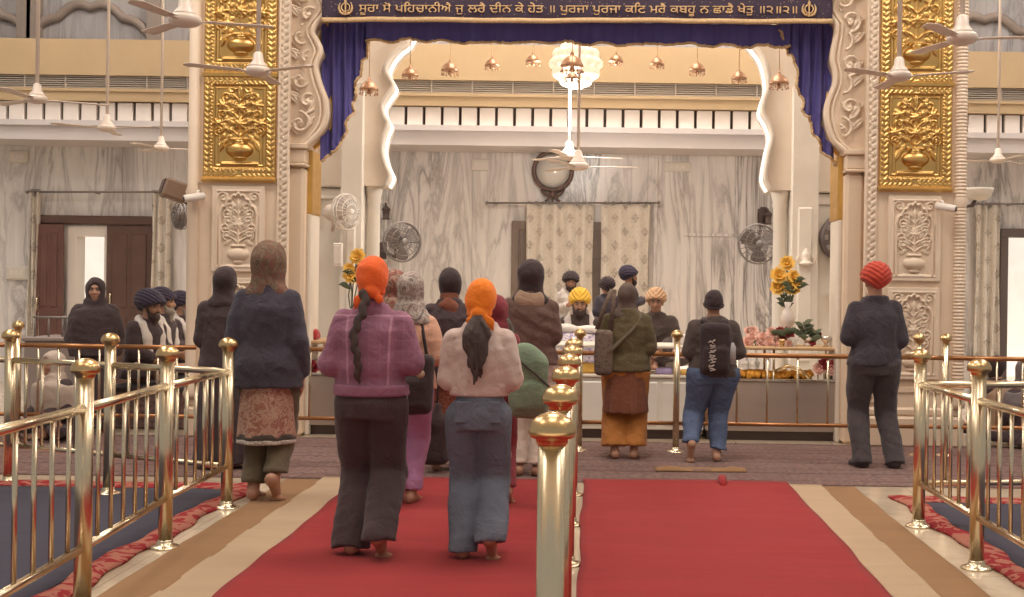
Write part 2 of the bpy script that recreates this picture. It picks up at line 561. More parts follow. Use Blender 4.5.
M_UPPER = marble_wall('blue grey marble', (165, 160, 160), (118, 112, 112), (150, 140, 132))
def stone(name, c, var=.06, rough=.45, bscale=0, bstr=.2):
    t = NT(name); col = lin(c); v = t.coord()
    C = t.ramp(t.noise(v, 2.5, 5, .6), [(.3, mul(col, 1 - var)), (.7, mul(col, 1 + var))])
    return t.bsdf(C, rough, 0, t.noise(v, bscale, 4) if bscale else None, bstr, .004)
M_PILLAR = stone('pinkish pillar marble', (226, 202, 176))
M_PILLAR2 = stone('carved marble', (228, 206, 182), .05, .5)
M_CREAM = stone('cream stone', (226, 214, 198))
M_CREAM2 = stone('pale cream stone', (224, 216, 204))
M_GOLD = plain('gilded relief', (214, 174, 108), .33, 1.0, .12, 9, 60, .12, .004)
M_GOLDEDGE = plain('gold edge', (216, 172, 96), .35, .85, .1, 12)
M_BRASS = plain('polished brass', (220, 204, 174), .27, 1.0, .04, 3)
M_STEELBAR = plain('pale polished bar', (216, 202, 176), .27, 1.0, .04, 3)
M_CAP = plain('gold brass cap', (210, 180, 132), .28, 1.0, .05, 8)
M_COPPER = plain('copper brown rail', (178, 124, 80), .35, .7, .08, 5)
M_STEEL = plain('brushed steel', (196, 182, 170), .3, .75, .05, 4)
M_WHITE = plain('white enamel', (232, 222, 212), .4)
M_FANWHITE = plain('fan white', (222, 206, 192), .4)
M_GREYMETAL = plain('grey metal', (142, 134, 130), .45, .5)
M_DARKMETAL = plain('dark metal', (92, 78, 74), .5, .4)
M_TAN = plain('tan painted band', (186, 160, 124), .6, 0, .04, 2)
M_TANL = plain('tan fascia', (222, 196, 150), .6, 0, .03, 2)
M_LOUVRE = plain('grey louvre', (164, 152, 140), .5)
M_PANELW = plain('white parapet panel', (232, 222, 214), .5, 0, .02, 3)
M_GAP = plain('dark gap', (92, 78, 70), .8)
M_SLAB = plain('slab edge', (208, 200, 198), .5, 0, .03, 2)
M_WOOD = plain('dark brown door wood', (98, 72, 63), .45, 0, .12, 5, 30, .1)
M_WOODRED = plain('red brown door wood', (108, 74, 66), .4, 0, .1, 5, 30, .1)
M_GLASS = plain('pale glass', (220, 214, 206), .12, 0, 0, 1, 0, Alpha=.45)
M_CHROME = plain('chrome', (210, 205, 200), .15, 1.0)
M_BLACK = plain('soft black', (62, 52, 52), .6)
M_CEIL = plain('ceiling plaster', (214, 204, 192), .8)

def floor_mat():
    t = NT('polished floor marble'); v = t.coord()
    col = t.ramp(t.noise(v, 1.6, 6, .6, .8), [(.3, lin((186, 166, 142))), (.55, lin((206, 188, 164))), (.75, lin((176, 154, 130)))])
    xyz = t.sep(v)
    g = t.math('MAXIMUM', t.math('LESS_THAN', t.math('PINGPONG', t.math('ADD', xyz[0], 40.0), .45), .004), t.math('LESS_THAN', t.math('PINGPONG', t.math('ADD', xyz[1], 40.0), .45), .004))
    col = t.mix(t.math('MULTIPLY', g, .5), col, lin((140, 118, 100)))
    return t.bsdf(col, .13)
M_FLOOR = floor_mat()
def carpet(name, c, var=.1, streak=True, rough=.95, bstr=.5):
    t = NT(name); col = lin(c); v = t.coord()
    n = t.noise(t.coord(scale=(.6, 3.5, 1)), 2.2, 5, .6, .4)
    C = t.ramp(n, [(.3, mul(col, 1 - var)), (.7, mul(col, 1 + var))])
    C = t.mix(.18, C, t.ramp(t.noise(v, 220, 2), [(.3, mul(col, .6)), (.7, mul(col, 1.3))]))
    b = t.math('ADD', t.math('MULTIPLY', n, .8), t.math('MULTIPLY', t.noise(v, 300, 2), .3))
    return t.bsdf(C, rough, 0, b, bstr, .012, Specular_IOR_Level=.15, Sheen_Weight=.1)
M_RED = carpet('red carpet', (150, 43, 45), .09)
M_CREAMMAT = carpet('cream matting', (182, 156, 128), .06, bstr=.3)
M_BROWNMAT = carpet('brown matting', (148, 112, 78), .06, bstr=.3)
M_BLUE = carpet('blue grey carpet', (66, 63, 76), .1)
def persian(name):
    t = NT(name); v = t.coord()
    a = t.vor(v, 9, 'Distance'); b = t.noise(t.coord(scale=(1, 2.4, 1)), 26, 3)
    col = t.ramp(a, [(.15, lin((92, 72, 74))), (.35, lin((132, 110, 103))), (.5, lin((104, 84, 82))), (.7, lin((118, 93, 88)))])
    col = t.mix(t.ramp(b, [(.45, (0, 0, 0, 1)), (.6, (.6, .6, .6, 1))]), col, lin((148, 120, 112)))
    xyz = t.sep(v)
    bands = t.ramp(t.math('FRACT', t.math('MULTIPLY', xyz[1], 1.7)), [(.0, (.5, .5, .5, 1)), (.12, (.0, 0, 0, 1)), (.6, (0, 0, 0, 1)), (.66, (.7, .7, .7, 1)), (.75, (0, 0, 0, 1))])
    col = t.mix(bands, col, lin((86, 68, 70)))
    return t.bsdf(col, .95, 0, t.noise(v, 250, 2), .3, .01, Specular_IOR_Level=.1)
M_PERSIAN = persian('dark patterned carpet')
def redborder(name):
    t = NT(name); v = t.coord()
    n = t.noise(t.coord(scale=(1, 1, 1)), 9, 2, .5, 1.2)
    col = t.ramp(n, [(.47, lin((150, 52, 56))), (.5, lin((172, 112, 96)))], 'CONSTANT')
    return t.bsdf(col, .95, 0, t.noise(v, 260, 2), .4, .01, Specular_IOR_Level=.1)
M_BORDER = redborder('red patterned border')
def curtain_print(name):
    t = NT(name); xyz = t.sep(t.coord())
    u = t.math('MULTIPLY', xyz[0], 3.6); w = t.math('MULTIPLY', xyz[2], 2.6)
    p = t.math('PINGPONG', t.math('ADD', t.math('ADD', u, w), 40), .5); q = t.math('PINGPONG', t.math('ADD', t.math('SUBTRACT', u, w), 40), .5)
    line = t.math('MAXIMUM', t.math('GREATER_THAN', p, .43), t.math('GREATER_THAN', q, .43))
    motif = t.math('MULTIPLY', t.math('LESS_THAN', p, .2), t.math('LESS_THAN', q, .2))
    n = t.noise(t.coord(), 30, 3)
    motif = t.math('MULTIPLY', motif, t.ramp(n, [(.4, (.3, .3, .3, 1)), (.55, (1, 1, 1, 1))]))
    col = t.mix(t.math('MULTIPLY', motif, .7), lin((216, 207, 195)), lin((156, 142, 130)))
    col = t.mix(t.math('MULTIPLY', line, .6), col, lin((222, 212, 198)))
    col = t.mix(t.ramp(n, [(.55, (0, 0, 0, 1)), (.7, (.35, .35, .35, 1))]), col, lin((160, 142, 128)))
    return t.bsdf(col, .9, 0, n, .2, .01)
M_CURT = curtain_print('printed curtain cloth')
def velvet(name, c):
    t = NT(name); col = lin(c); v = t.coord()
    C = t.ramp(t.noise(t.coord(scale=(6, 6, .6)), 3, 4), [(.3, mul(col, .85)), (.7, mul(col, 1.2))])
    return t.bsdf(C, .7, 0, t.noise(v, 200, 2), .15, .004, Sheen_Weight=.25)
M_VELVET = velvet('blue velvet drape', (86, 78, 146))
def banner_mat():
    t = NT('dark embroidered cloth'); v = t.coord()
    d = t.vor(v, 34, 'Distance')
    xyz = t.sep(v)
    m = t.math('MULTIPLY', t.math('LESS_THAN', d, .16), .75)
    col = t.mix(m, lin((62, 48, 66)), lin((176, 150, 130)))
    return t.bsdf(col, .8, 0, t.noise(v, 150, 2), .2, .004)
M_BANNER = banner_mat()
M_THREAD = plain('gold thread', (214, 176, 128), .5, .25, .12, 40)
M_FRINGE = plain('gold fringe', (206, 172, 128), .6, .2, .2, 60)
M_GLOW = plain('lit lamp glass', (236, 224, 204), .3, 0, 0, 1, 0, Emission_Color=lin((255, 232, 200)), Emission_Strength=.55)
M_REVEAL_GLOW = emit('painted arch glow', (255, 246, 234), 1.9)  # emission imitating the brightly lit arch reveal
M_LEAF = plain('flower leaf', (84, 92, 66), .6, 0, .2, 30)
M_YELLOW = plain('yellow petals', (242, 196, 92), .6, 0, .1, 20)
M_ROSERED = plain('red petals', (150, 44, 52), .6, 0, .15, 20)
M_ROSEPINK = plain('pink petals', (232, 186, 168), .6, 0, .1, 20)
M_MARIGOLD = plain('marigold petals', (232, 162, 58), .7, 0, .2, 60, 90, .6, .02)
# ---------------------------------------------------------------- room shell
DP, DA, DW, DB = 11.0, 14.0, 17.0, 16.2
def struct(mb, name, mat, **kw):
    o = mb.build(name, mat, **kw); o['kind'] = 'structure'; return o
struct(MB().box(-13, 13, -6, 23, -.2, 0), 'floor', M_FLOOR)
struct(MB().box(-13, 13, -2, 18.2, 8.2, 8.4), 'ceiling', M_CEIL)
# back wall with two doorways
dl0, dl1 = at(68, 300, DW).x, at(107, 300, DW).x
dlz = at(90, 226, DW).z
dr0, dr1 = at(1004, 300, DW).x, at(1056, 300, DW).x
drz = at(1010, 236, DW).z
w = MB()
for a, b, z0, z1 in ((-13, dl0, 0, 3.45), (dl0, dl1, dlz, 3.45), (dl1, dr0, 0, 3.45), (dr0, dr1, drz, 3.45), (dr1, 13, 0, 3.45)):
    w.box(a, b, DW, DW + .25, z0, z1)
struct(w, 'wall_back', M_WALL)
struct(MB().box(-16, 16, 22.5, 22.8, 0, 7), 'wall_added_daylight', M_CREAM2)  # added sunlit wall outside, so the open doorways look bright
struct(MB().box(-13, 13, DW + .6, DW + .9, 3.4, 8.2), 'wall_upper', M_UPPER)
# gallery front: slab, white parapet panels, tan bands and louvre
def zy(py): return HC - (py - HY) * DB / F
zs = [zy(v) for v in (147, 128.5, 127.5, 108, 97, 82, 46)]
struct(MB().box(-13, 13, DB, DW + .7, zs[0], zs[1] - .06).box(-13, 13, DB - .05, DW + .7, zs[1] - .06, zs[2]), 'trim_1', M_SLAB)
bk = MB().box(-13, 13, DB + .12, DB + .2, zs[2], zs[3]); struct(bk, 'trim_2', M_GAP)
pn = MB(); x = -13.0
while x < 13:
    pn.box(x, x + .205, DB + .03, DB + .11, zs[2] + .005, zs[3] - .01, .008); x += .245
struct(pn, 'trim_3', M_PANELW)
struct(MB().box(-13, 13, DB - .02, DB + .25, zs[3], zs[4]).box(-13, 13, DB, DB + .25, zs[5], zs[6]).box(-13, 13, DB - .04, DB + .25, zs[4] - .02, zs[4] + .02), 'trim_4', M_TAN)
lv = MB().box(-13, 13, DB + .1, DB + .2, zs[4], zs[5])
for k in range(7):
    z = zs[4] + (zs[5] - zs[4]) * (k + .5) / 7
    lv.box(-13, 13, DB + .03, DB + .1, z - .008, z + .008)
x = -12.6
while x < 13:
    lv.box(x, x + .02, DB + .02, DB + .1, zs[4], zs[5]); x += .55
struct(lv, 'trim_5', M_LOUVRE)
# rows of dark-edged arches in the upper left wall, seen above the gallery
ua = MB()
for px in (-30, 90, 985):
    c = at(px, 0, DW + .55)
    ua.tube([(c.x - .95 + 1.9 * i / 20, DW + .57, 4.95 + .5 * math.sin(PI * i / 20) + .08 * abs(math.sin(4 * PI * i / 20))) for i in range(21)], .07)
    for sx in (-.95, .95): ua.box(c.x + sx - .1, c.x + sx + .1, DW + .5, DW + .6, 4.6, 8.0)
struct(ua, 'trim_6', plain('upper arch stone', (140, 126, 116), .6))

# door (left hall): dark wood surround, open leaf and closed leaf
px0, px1 = at(37, 300, DW - .02).x, at(155, 300, DW - .02).x
ztop = at(95, 216, DW).z
fr = MB().box(px0 - .05, px1 + .05, DW - .1, DW + .01, dlz + .02, ztop, .015)
fr.box(px0 - .05, px0 + .04, DW - .09, DW + .01, 0, dlz + .02).box(px1 - .04, px1 + .05, DW - .09, DW + .01, 0, dlz + .02)
door = struct(fr, 'door_1', M_WOOD)
def leaf_mesh(w, h):
    m = MB().box(0, w, -.02, .02, 0, h, .006)
    for z0, z1 in ((.12, h * .42), (h * .48, h - .12)):
        for x0, x1 in ((.08, w / 2 - .03), (w / 2 + .03, w - .08)):
            m.box(x0, x1, -.035, -.018, z0, z1, .012)
    return m
lf = leaf_mesh(dl0 - px0 - .04, dlz).build('door_leaf', M_WOODRED, door, (px0 + .03, DW - .14, .01))
MB().tube([(.06, -.05, 1.0), (.06, -.09, 1.03), (.06, -.09, 1.17), (.06, -.05, 1.2)], .012).build('door_handle', M_BRASS, lf)
lf = leaf_mesh(px1 - dl1 - .04, dlz).build('door_leaf', M_WOOD, door, (dl1 + .01, DW - .05, .01))
MB().tube([(.08, -.03, 1.0), (.08, -.08, 1.03), (.08, -.08, 1.25), (.08, -.03, 1.28)], .014).build('door_handle', M_BRASS, lf)
fw = MB().box(dl0, dl0 + .12, DW - .02, DW + .27, 0, dlz - .14).box(dl1 - .04, dl1, DW - .02, DW + .27, 0, dlz - .14).box(dl0, dl1, DW - .03, DW + .27, dlz - .14, dlz)
fw.build('door_frame', M_WHITE, door)
# doorway (right hall)
fr = MB().box(dr0 - .09, dr0 + .02, DW - .1, DW + .1, 0, drz - .02, .006).box(dr0 - .09, dr1 + .1, DW - .11, DW + .1, drz - .02, drz + .1, .006).box(dr1 - .02, dr1 + .1, DW - .1, DW + .1, 0, drz - .02, .006)
door2 = struct(fr, 'door_2', plain('grey door frame', (104, 90, 86), .5))
# dark doorway behind the printed curtains
c0, c1, ct = at(511, 300, DW).x, at(648, 300, DW).x, at(580, 222, DW).z
dd = MB().box(c0, c0 + .1, DW - .06, DW - .005, 0, ct - .12).box(c1 - .1, c1, DW - .06, DW - .005, 0, ct - .12).box(c0, c1, DW - .07, DW - .005, ct - .12, ct)
for i in range(4):
    a = c0 + .1 + (c1 - c0 - .2) * i / 4; b = a + (c1 - c0 - .2) / 4
    dd.box(a + .01, b - .01, DW - .045, DW - .005, .02, ct - .12)
    for z0, z1 in ((.2, .9), (1.05, 1.7), (1.85, ct - .25)): dd.box(a + .08, b - .08, DW - .055, DW - .04, z0, z1, .01)
struct(dd, 'door_3', plain('grey brown panelled door', (128, 112, 102), .5, 0, .06))
# raised marble panels (pilaster lines) on the back wall
pl = MB()
for px in (655, 768, 385):
    x = at(px, 250, DW).x
    pl.box(x - .03, x + .03, DW - .03, DW - .001, 0, 3.3, .01)
for px in (715,):
    a = at(px - 30, 200, DW); b = at(px + 45, 330, DW)
    pl.box(a.x, b.x, DW - .025, DW - .001, 2.2, 2.24).box(a.x, b.x, DW - .025, DW - .001, .4, .44)
struct(pl, 'trim_7', M_WALL)

# ---------------------------------------------------------------- outer pillars with gilded panels
def gold_panel(h, seed, crown=False):
    W = .66
    r = Relief(W, h, .006, .004)
    r.flat(0, .085, .022)
    r.frame(.0, .02, .034, .3, .018).frame(.062, .085, .036, .45, .03).frame(.105, .118, .018, .4, .014)
    # leaf scroll running in the border
    for k in range(int(h / .05)):
        z = .045 + k * .05
        if z < h - .05:
            for q in (-1, 1): r.leaf(W / 2 - .042, z, .062, .026, PI / 2 + .62 * q, .016, .02)
    for zr in (.041, h - .041):
        for k in range(7):
            for q in (-1, 1): r.leaf(.02 + .045 * k, zr, .055, .024, .6 * q, .016, .02)
    zb = .115
    r.stroke([(0, zb + .012), (.16, zb + .012)], .014, .02)
    cz = zb + .14
    r.bump(0, cz, .125, .075, .075)                       # pot belly
    r.bump(0, cz - .075, .065, .022, .045); r.bump(0, cz + .075, .055, .02, .05); r.stroke([(0, cz + .095), (.075, cz + .095)], .012, .045)
    top = h - .16
    r.stroke([(0, cz + .09), (0, top)], .012, .03)
    H = top - cz - .1
    rng = random.Random(seed)
    for i, t in enumerate((.05, .22, .42, .62, .8)):
        z = cz + .1 + H * t
        L = .21 * (1 - t * .45)
        pts = [(L * s, z + .10 * s - .06 * s * s + .04 * math.sin(s * 3)) for s in (0, .25, .5, .75, 1)]
        r.stroke(pts, .009, .024)
        for j, s in enumerate((.35, .65)):
            r.leaf(L * s, z + .08 * s, .085, .04, .9 + .5 * j, .03)
            r.leaf(L * s, z + .05 * s, .075, .036, -.7 - .3 * j, .028)
        if i % 2: r.flower(L * 1.02, z + .05, .05, .042, 7)
        else: r.spiral(L * .9, z + .05, .045, -1, 1.2, .009, .03)
    r.flower(0, cz + .1 + H * .33, .06, .05, 8); r.flower(0, cz + .1 + H * .68, .05, .045, 7)
    r.leaf(0, top - .06, .14, .06, PI / 2, .04)
    # drooping leaves beside the pot
    r.leaf(.13, cz + .1, .14, .05, -1.1, .034); r.leaf(.09, cz + .1, .1, .04, -.5, .03)
    # cusped niche line
    P = []
    for i in range(30):
        t = i / 29
        P.append((.19 * (1 - t) + .0 * t, h - .27 + .14 * math.sin(t * PI / 2) + .02 * abs(math.sin(t * 3 * PI))))
    r.stroke([(.19, zb + .03)] + P, .008, .02)
    return r
def marble_panel(w, h, seed):
    r = Relief(w, h, .006, .0)
    r.flat(0, .05, .018); r.frame(.03, .055, .024)
    P = []
    for i in range(40):
        t = i / 39
        P.append(((w / 2 - .07) * (1 - t), h - .26 + .17 * math.sin(t * PI / 2) + .028 * abs(math.sin(t * 3.5 * PI))))
    r.stroke([(w / 2 - .075, .05), (w / 2 - .07, h - .26)] + P, .013, .03)
    r.leaf(w / 2 - .09, h - .13, .1, .05, 2.2, .02); r.spiral(w / 2 - .1, h - .1, .05, 0, 1.3, .01, .022)
    cz = .16
    r.bump(0, cz, .1, .06, .05); r.bump(0, cz - .07, .05, .02, .03); r.stroke([(0, cz + .075), (.055, cz + .075)], .012, .03)
    r.stroke([(0, .05), (.1, .05)], .013, .022)
    H = h - .36
    r.stroke([(0, cz + .08), (0, cz + .05 + H)], .009, .022)
    for i, t in enumerate((.04, .25, .46, .66, .84)):
        z = cz + .09 + (H - .1) * t; L = (w / 2 - .09) * (1 - .35 * t) * (1 if i % 2 else .8)
        pts = [(L * s, z + .13 * s - .07 * s * s) for s in (0, .3, .6, 1)]
        r.stroke(pts, .008, .02)
        r.spiral(L * .85, z + .07, .045, -1.2, 1.1, .009, .022)
        r.leaf(L * .3, z + .05, .1, .04, 1.0, .024); r.leaf(L * .5, z + .03, .09, .04, -.6, .022)
    r.flower(0, cz + .1 + H * .4, .05, .03, 6); r.leaf(0, cz + H - .02, .11, .05, PI / 2, .03)
    return r
def rope_strip(w, h):
    r = Relief(w, h, .008, .0)
    r.sym = False
    k = 0
    z = .03
    while z < h - .03:
        r.leaf(-.01, z, .1, .04, .95, .028); r.leaf(.012, z + .03, .07, .03, 2.2, .02)
        z += .065
    r.sym = True
    r.stroke([(w / 2 - .01, 0), (w / 2 - .01, h)], .01, .022)
    return r
gp1, gp2 = gold_panel(.93, 3), gold_panel(1.15, 5)
mp1, mp2 = marble_panel(.48, .78, 2), marble_panel(.48, .84, 4)
rs = rope_strip(.11, 4.0)
def pillar(label, cx, side):
    """side=+1: the archway lies on +x"""
    root = empty('marble_pillar', (cx, DP, 0))
    tag(root, label, 'pillar', 'carved pillars of the outer archway', 'structure')
    b = MB().box(-.43, .43, 0, .95, .0, 8.2)
    b.box(-.47, .47, -.05, .99, 0, .28, .02).box(-.45, .45, -.025, .97, .28, .36, .02)
    b.box(-.44, .44, -.012, .1, .5, .545).box(-.40, .40, -.02, .1, 2.33, 2.36)
    b.build('shaft', M_PILLAR, root)
    # gilded panels
    g1 = gp1.build('gilded_panel', M_GOLD, root, (0, -.005, 2.38)); g2 = gp2.build('gilded_panel', M_GOLD, root, (0, -.005, 3.34))
    MB().box(-.345, .345, -.05, 0, 2.335, 2.385, .012).box(-.345, .345, -.045, 0, 3.295, 3.345, .01).box(-.335, .335, -.06, 0, 2.35, 2.37, .006).build('gilded_ledge', M_GOLD, root)
    p = mp1.build('carved_panel', M_PILLAR2, root, (0, -.012, 1.52)); p = mp2.build('carved_panel', M_PILLAR2, root, (0, -.012, .62))
    # rope mouldings and corner colonnette
    rs.build('rope_moulding', M_PILLAR2, root, (side * .40, -.012, .4), .03)
    c = MB().lathe([(.055, .36), (.07, .4), (.05, .46), (.052, 2.2), (.07, 2.24), (.05, 2.3), (.052, 8.1)], 14, (-side * .42, -.01, 0))
    z = .5
    while z < 5 and side < 0: c.lathe([(.052, z), (.0565, z + .012), (.052, z + .024)], 12, (-side * .42, -.01, 0)); z += .032
    c.build('colonnette', M_PILLAR2, root)
    return root
pxl, pxr = at(240, 150, DP).x, at(915, 150, DP).x
pil_l = pillar('tall carved marble pillar with gilded vase panels, behind the woman in the navy jacket', pxl, 1)
pil_r = pillar('tall carved marble pillar with gilded vase panels, behind the man in the red turban', pxr, -1)

# outer archway: cusped spandrels on slender responds
def inpoly(X, Z, poly):
    r = np.zeros(X.shape, bool); n = len(poly)
    for i in range(n):
        x0, z0 = poly[i]; x1, z1 = poly[(i + 1) % n]
        c = ((z0 > Z) != (z1 > Z)) & (X < (x1 - x0) * (Z - z0) / (z1 - z0 + 1e-12) + x0)
        r ^= c
    return r
LE = [(326, -150), (321, -60), (326, -35), (318, -22), (321, -4), (327, 8), (322, 17), (316, 24), (313, 33), (318, 43), (321, 52), (318, 60), (316, 67), (318, 77), (321, 87), (325, 98), (326.5, 109), (326, 118), (323, 127), (317, 135), (311, 141), (305, 146)]
RE = [(827, -150), (832, -60), (827, -35), (834, -22), (831, -4), (827, 8), (831, 17), (836, 24), (836, 33), (834, 45), (832, 60), (835, 74), (834, 86), (829, 99), (826.5, 110), (827, 121), (830, 133), (834, 141), (840, 147), (846, 152)]
def smooth_px(E, n=4):
    P = [np.array(e, float) for e in E]; out = []
    for i in range(len(P) - 1):
        p0, p1, p2, p3 = P[max(i - 1, 0)], P[i], P[i + 1], P[min(i + 2, len(P) - 1)]
        for k in range(n):
            t = k / n
            out.append(.5 * ((2 * p1) + (-p0 + p2) * t + (2 * p0 - 5 * p1 + 4 * p2 - p3) * t * t + (-p0 + 3 * p1 - 3 * p2 + p3) * t ** 3))
    out.append(P[-1]); return out
M_EDGE = stone('edge moulding stone', (214, 176, 134))
def outer_arch(E, inner_px, label, side, capy):
    Y = DP + .12
    edge = [at(p[0], p[1], Y) for p in smooth_px(E)]
    xi = at(inner_px, 80, Y).x
    poly = [(p.x, p.z) for p in edge] + [(xi, edge[-1].z), (xi, edge[0].z)]
    root = empty('cusped_arch', (xi, Y, 0)); tag(root, label, 'arch', 'cusped springers of the outer archway', 'structure')
    L = lambda q: [(a - xi, b) for a, b in q]
    MB().prism(L(poly), 0, .6).build('spandrel', M_PILLAR, root)
    e3 = [(p.x - xi, -.01, p.z) for p in edge]
    MB().tube(e3, .028, 8).tube([(x - side * .055, y, z) for x, y, z in e3], .014, 8).build('edge_moulding', M_PILLAR2, root)
    MB().tube([(x, .25, z) for x, y, z in e3], .03, 6).build('gilt_edge', M_GOLDEDGE, root)
    # carved acanthus scroll
    h = edge[0].z - edge[-1].z - .1; w = .5
    r = Relief(w, h, .007, -.02); r.sym = False
    rng = random.Random(4)
    z = .05; k = 0
    while z < h - .1:
        s = 1 if k % 2 else -1
        ox = -side * .03
        r.spiral(ox + s * .035, z + .12, .105, -1.5 * s, 1.2, .019, .042, 0, s)
        r.leaf(ox + s * .03, z, .22, .085, PI / 2 - s * .65, .036)
        r.leaf(ox - s * .05, z + .1, .18, .075, PI / 2 + s * .75, .032)
        r.leaf(ox - s * .02, z + .16, .15, .06, PI / 2 + s * 1.2, .03)
        r.leaf(ox + s * .09, z + .04, .13, .055, PI / 2 - s * .1, .03)
        r.flower(ox + s * .035, z + .12, .04, .04, 5)
        z += .2; k += 1
    cxl = (xi + side * .22) - xi
    zb = edge[-1].z + .04
    pp = [(a - cxl, b - zb) for a, b in L(poly)]
    def mk(X, Z):
        q = inpoly(X + side * .1, Z, pp) & inpoly(X - side * .02, Z, pp)
        return q & (r.H > -.005)
    r.build('carved_scroll', M_PILLAR2, root, (cxl, -.004, zb), mask=mk)
    # respond below: capital, slender shaft, gilt strip
    zc = edge[-1].z; xc = (edge[-1].x - xi) * .5
    wd = abs(edge[-1].x - xi) / 2
    c = MB().box(xc - wd - .02, xc + wd + .03, -.06, .4, zc - .03, zc + .02, .01).box(xc - wd, xc + wd + .01, -.03, .4, zc - .16, zc - .03, .01).box(xc - wd - .01, xc + wd + .02, -.045, .4, zc - .19, zc - .16, .01)
    c.build('capital', M_PILLAR, root)
    MB().box(xc - wd, xc + wd, -.0, .5, 0, zc - .19, .03).build('respond', M_PILLAR, root)
    gx = edge[-1].x - xi + side * .015
    MB().box(gx - .03, gx + .03, .12, .5, zc - .62, zc - .02, .01).build('gilt_strip', M_GOLDEDGE, root)
    MB().box(gx - .02, gx + .02, .12, .5, 0, zc - .62, .01).build('side_strip', M_CREAM, root)
    return root
outer_arch(LE, 284, 'cusped arch springer carved with acanthus, joined to the pillar behind the navy jacket', 1, 146)
outer_arch(RE, 866, 'cusped arch springer carved with acanthus, joined to the pillar behind the red turban', -1, 152)
# lintel over the archway (above the banner)
struct(MB().box(at(300, 0, DP).x, at(855, 0, DP).x, DP + .3, DP + .8, 4.75, 8.2), 'wall_arch_top', M_PILLAR)

# ---------------------------------------------------------------- inner archway
LI = [(425, 8), (415, 28), (407, 43), (398, 50), (390, 60), (386, 70), (390, 79), (393, 87), (387, 97), (382, 106), (384, 116), (388, 124), (384, 136), (382, 150), (385, 164), (390, 176), (386, 186)]
RI = [(733, 8), (742, 28), (750, 41), (757, 50), (763, 59), (767, 73), (768, 88), (764, 100), (762, 112), (768, 123), (772, 136), (769, 150), (766, 166), (765, 180), (770, 190)]
def inner_arch(E, xs, label, side):
    Y = DA
    edge = [at(p[0], p[1], Y) for p in smooth_px(E)]
    xo = at(xs[0], 100, Y).x; xm = at(xs[2], 100, Y).x
    root = empty('inner_arch', (xo, Y, 0)); tag(root, label, 'arch', 'inner archway legs', 'structure')
    poly = [(p.x - xo, p.z) for p in edge] + [(xm - xo, edge[-1].z), (0, edge[-1].z), (0, edge[0].z)]
    MB().prism(poly, 0, .5).build('spandrel', M_CREAM, root)
    e3 = [(p.x - xo, -.02, p.z) for p in edge]
    MB().tube(e3, .03, 8).build('edge_moulding', M_CREAM2, root)
    zb = edge[-1].z
    X = [at(v, 250, Y).x - xo for v in xs]
    b = MB()
    b.box(min(X[0], X[1]), max(X[0], X[1]), .06, .6, 0, zb - .03, .008)
    b.box(min(X[1], X[2]), max(X[1], X[2]), -.08, .5, 0, zb + 1.2, .012)
    b.box(min(X[1], X[2]) + .07, max(X[1], X[2]) - .07, -.10, .5, .6, zb - .2, .02)
    b.box(min(X[0], X[1]), max(X[0], X[1]), .01, .6, zb - .02, zb + .1, .008).box(min(X[0], X[1]), max(X[0], X[1]), .03, .61, zb - .16, zb - .12, .008)
    b.build('pilaster', M_CREAM2, root)
    cx = (X[2] + X[3]) / 2; r = abs(X[3] - X[2]) / 2
    MB().lathe([(r * 1.0, 0), (r * 1.2, .05), (r * .95, .2), (r * .8, .3), (r * .8, zb - .2), (r * .95, zb - .17), (r * .85, zb - .13), (r * 1.15, zb - .03), (r * 1.2, zb + .02)], 18, (cx, .15, 0)).build('slender_column', M_CREAM2, root)
    return root, edge
ia_l, ed_l = inner_arch(LI, (316, 341, 363, 379), 'cream inner archway leg with cusped bracket, beside the white wall fan', 1)
ia_r, ed_r = inner_arch(RI, (846, 817, 790, 773), 'cream inner archway leg with cusped bracket, beside the dark ring plaque', -1)
def reveal_glow(edge, label, y):  # emissive ribbon standing in for light falling on the arch reveal, not a fitting
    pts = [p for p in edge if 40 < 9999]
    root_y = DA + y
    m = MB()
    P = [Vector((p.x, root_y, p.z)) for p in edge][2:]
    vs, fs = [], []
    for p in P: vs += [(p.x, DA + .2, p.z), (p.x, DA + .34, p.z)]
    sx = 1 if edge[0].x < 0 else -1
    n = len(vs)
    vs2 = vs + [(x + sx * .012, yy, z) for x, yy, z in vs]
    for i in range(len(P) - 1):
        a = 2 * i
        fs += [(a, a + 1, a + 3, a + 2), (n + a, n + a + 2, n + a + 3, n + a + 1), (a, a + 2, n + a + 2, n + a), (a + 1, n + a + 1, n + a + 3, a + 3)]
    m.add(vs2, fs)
    o = m.build('painted_reveal_glow', M_REVEAL_GLOW)
    tag(o, label, 'light strip', 'painted glow on the inner archway reveals')
reveal_glow(ed_l, 'glowing ribbon imitating bright light on the inner arch reveal near the white wall fan', .2)
reveal_glow(ed_r, 'glowing ribbon imitating bright light on the inner arch reveal above the grey wall fan', .2)
struct(MB().box(at(330, 0, DA).x, at(830, 0, DA).x, DA, DA + .5, at(500, 8, DA).z, 8.2), 'wall_inner_arch', M_CREAM)

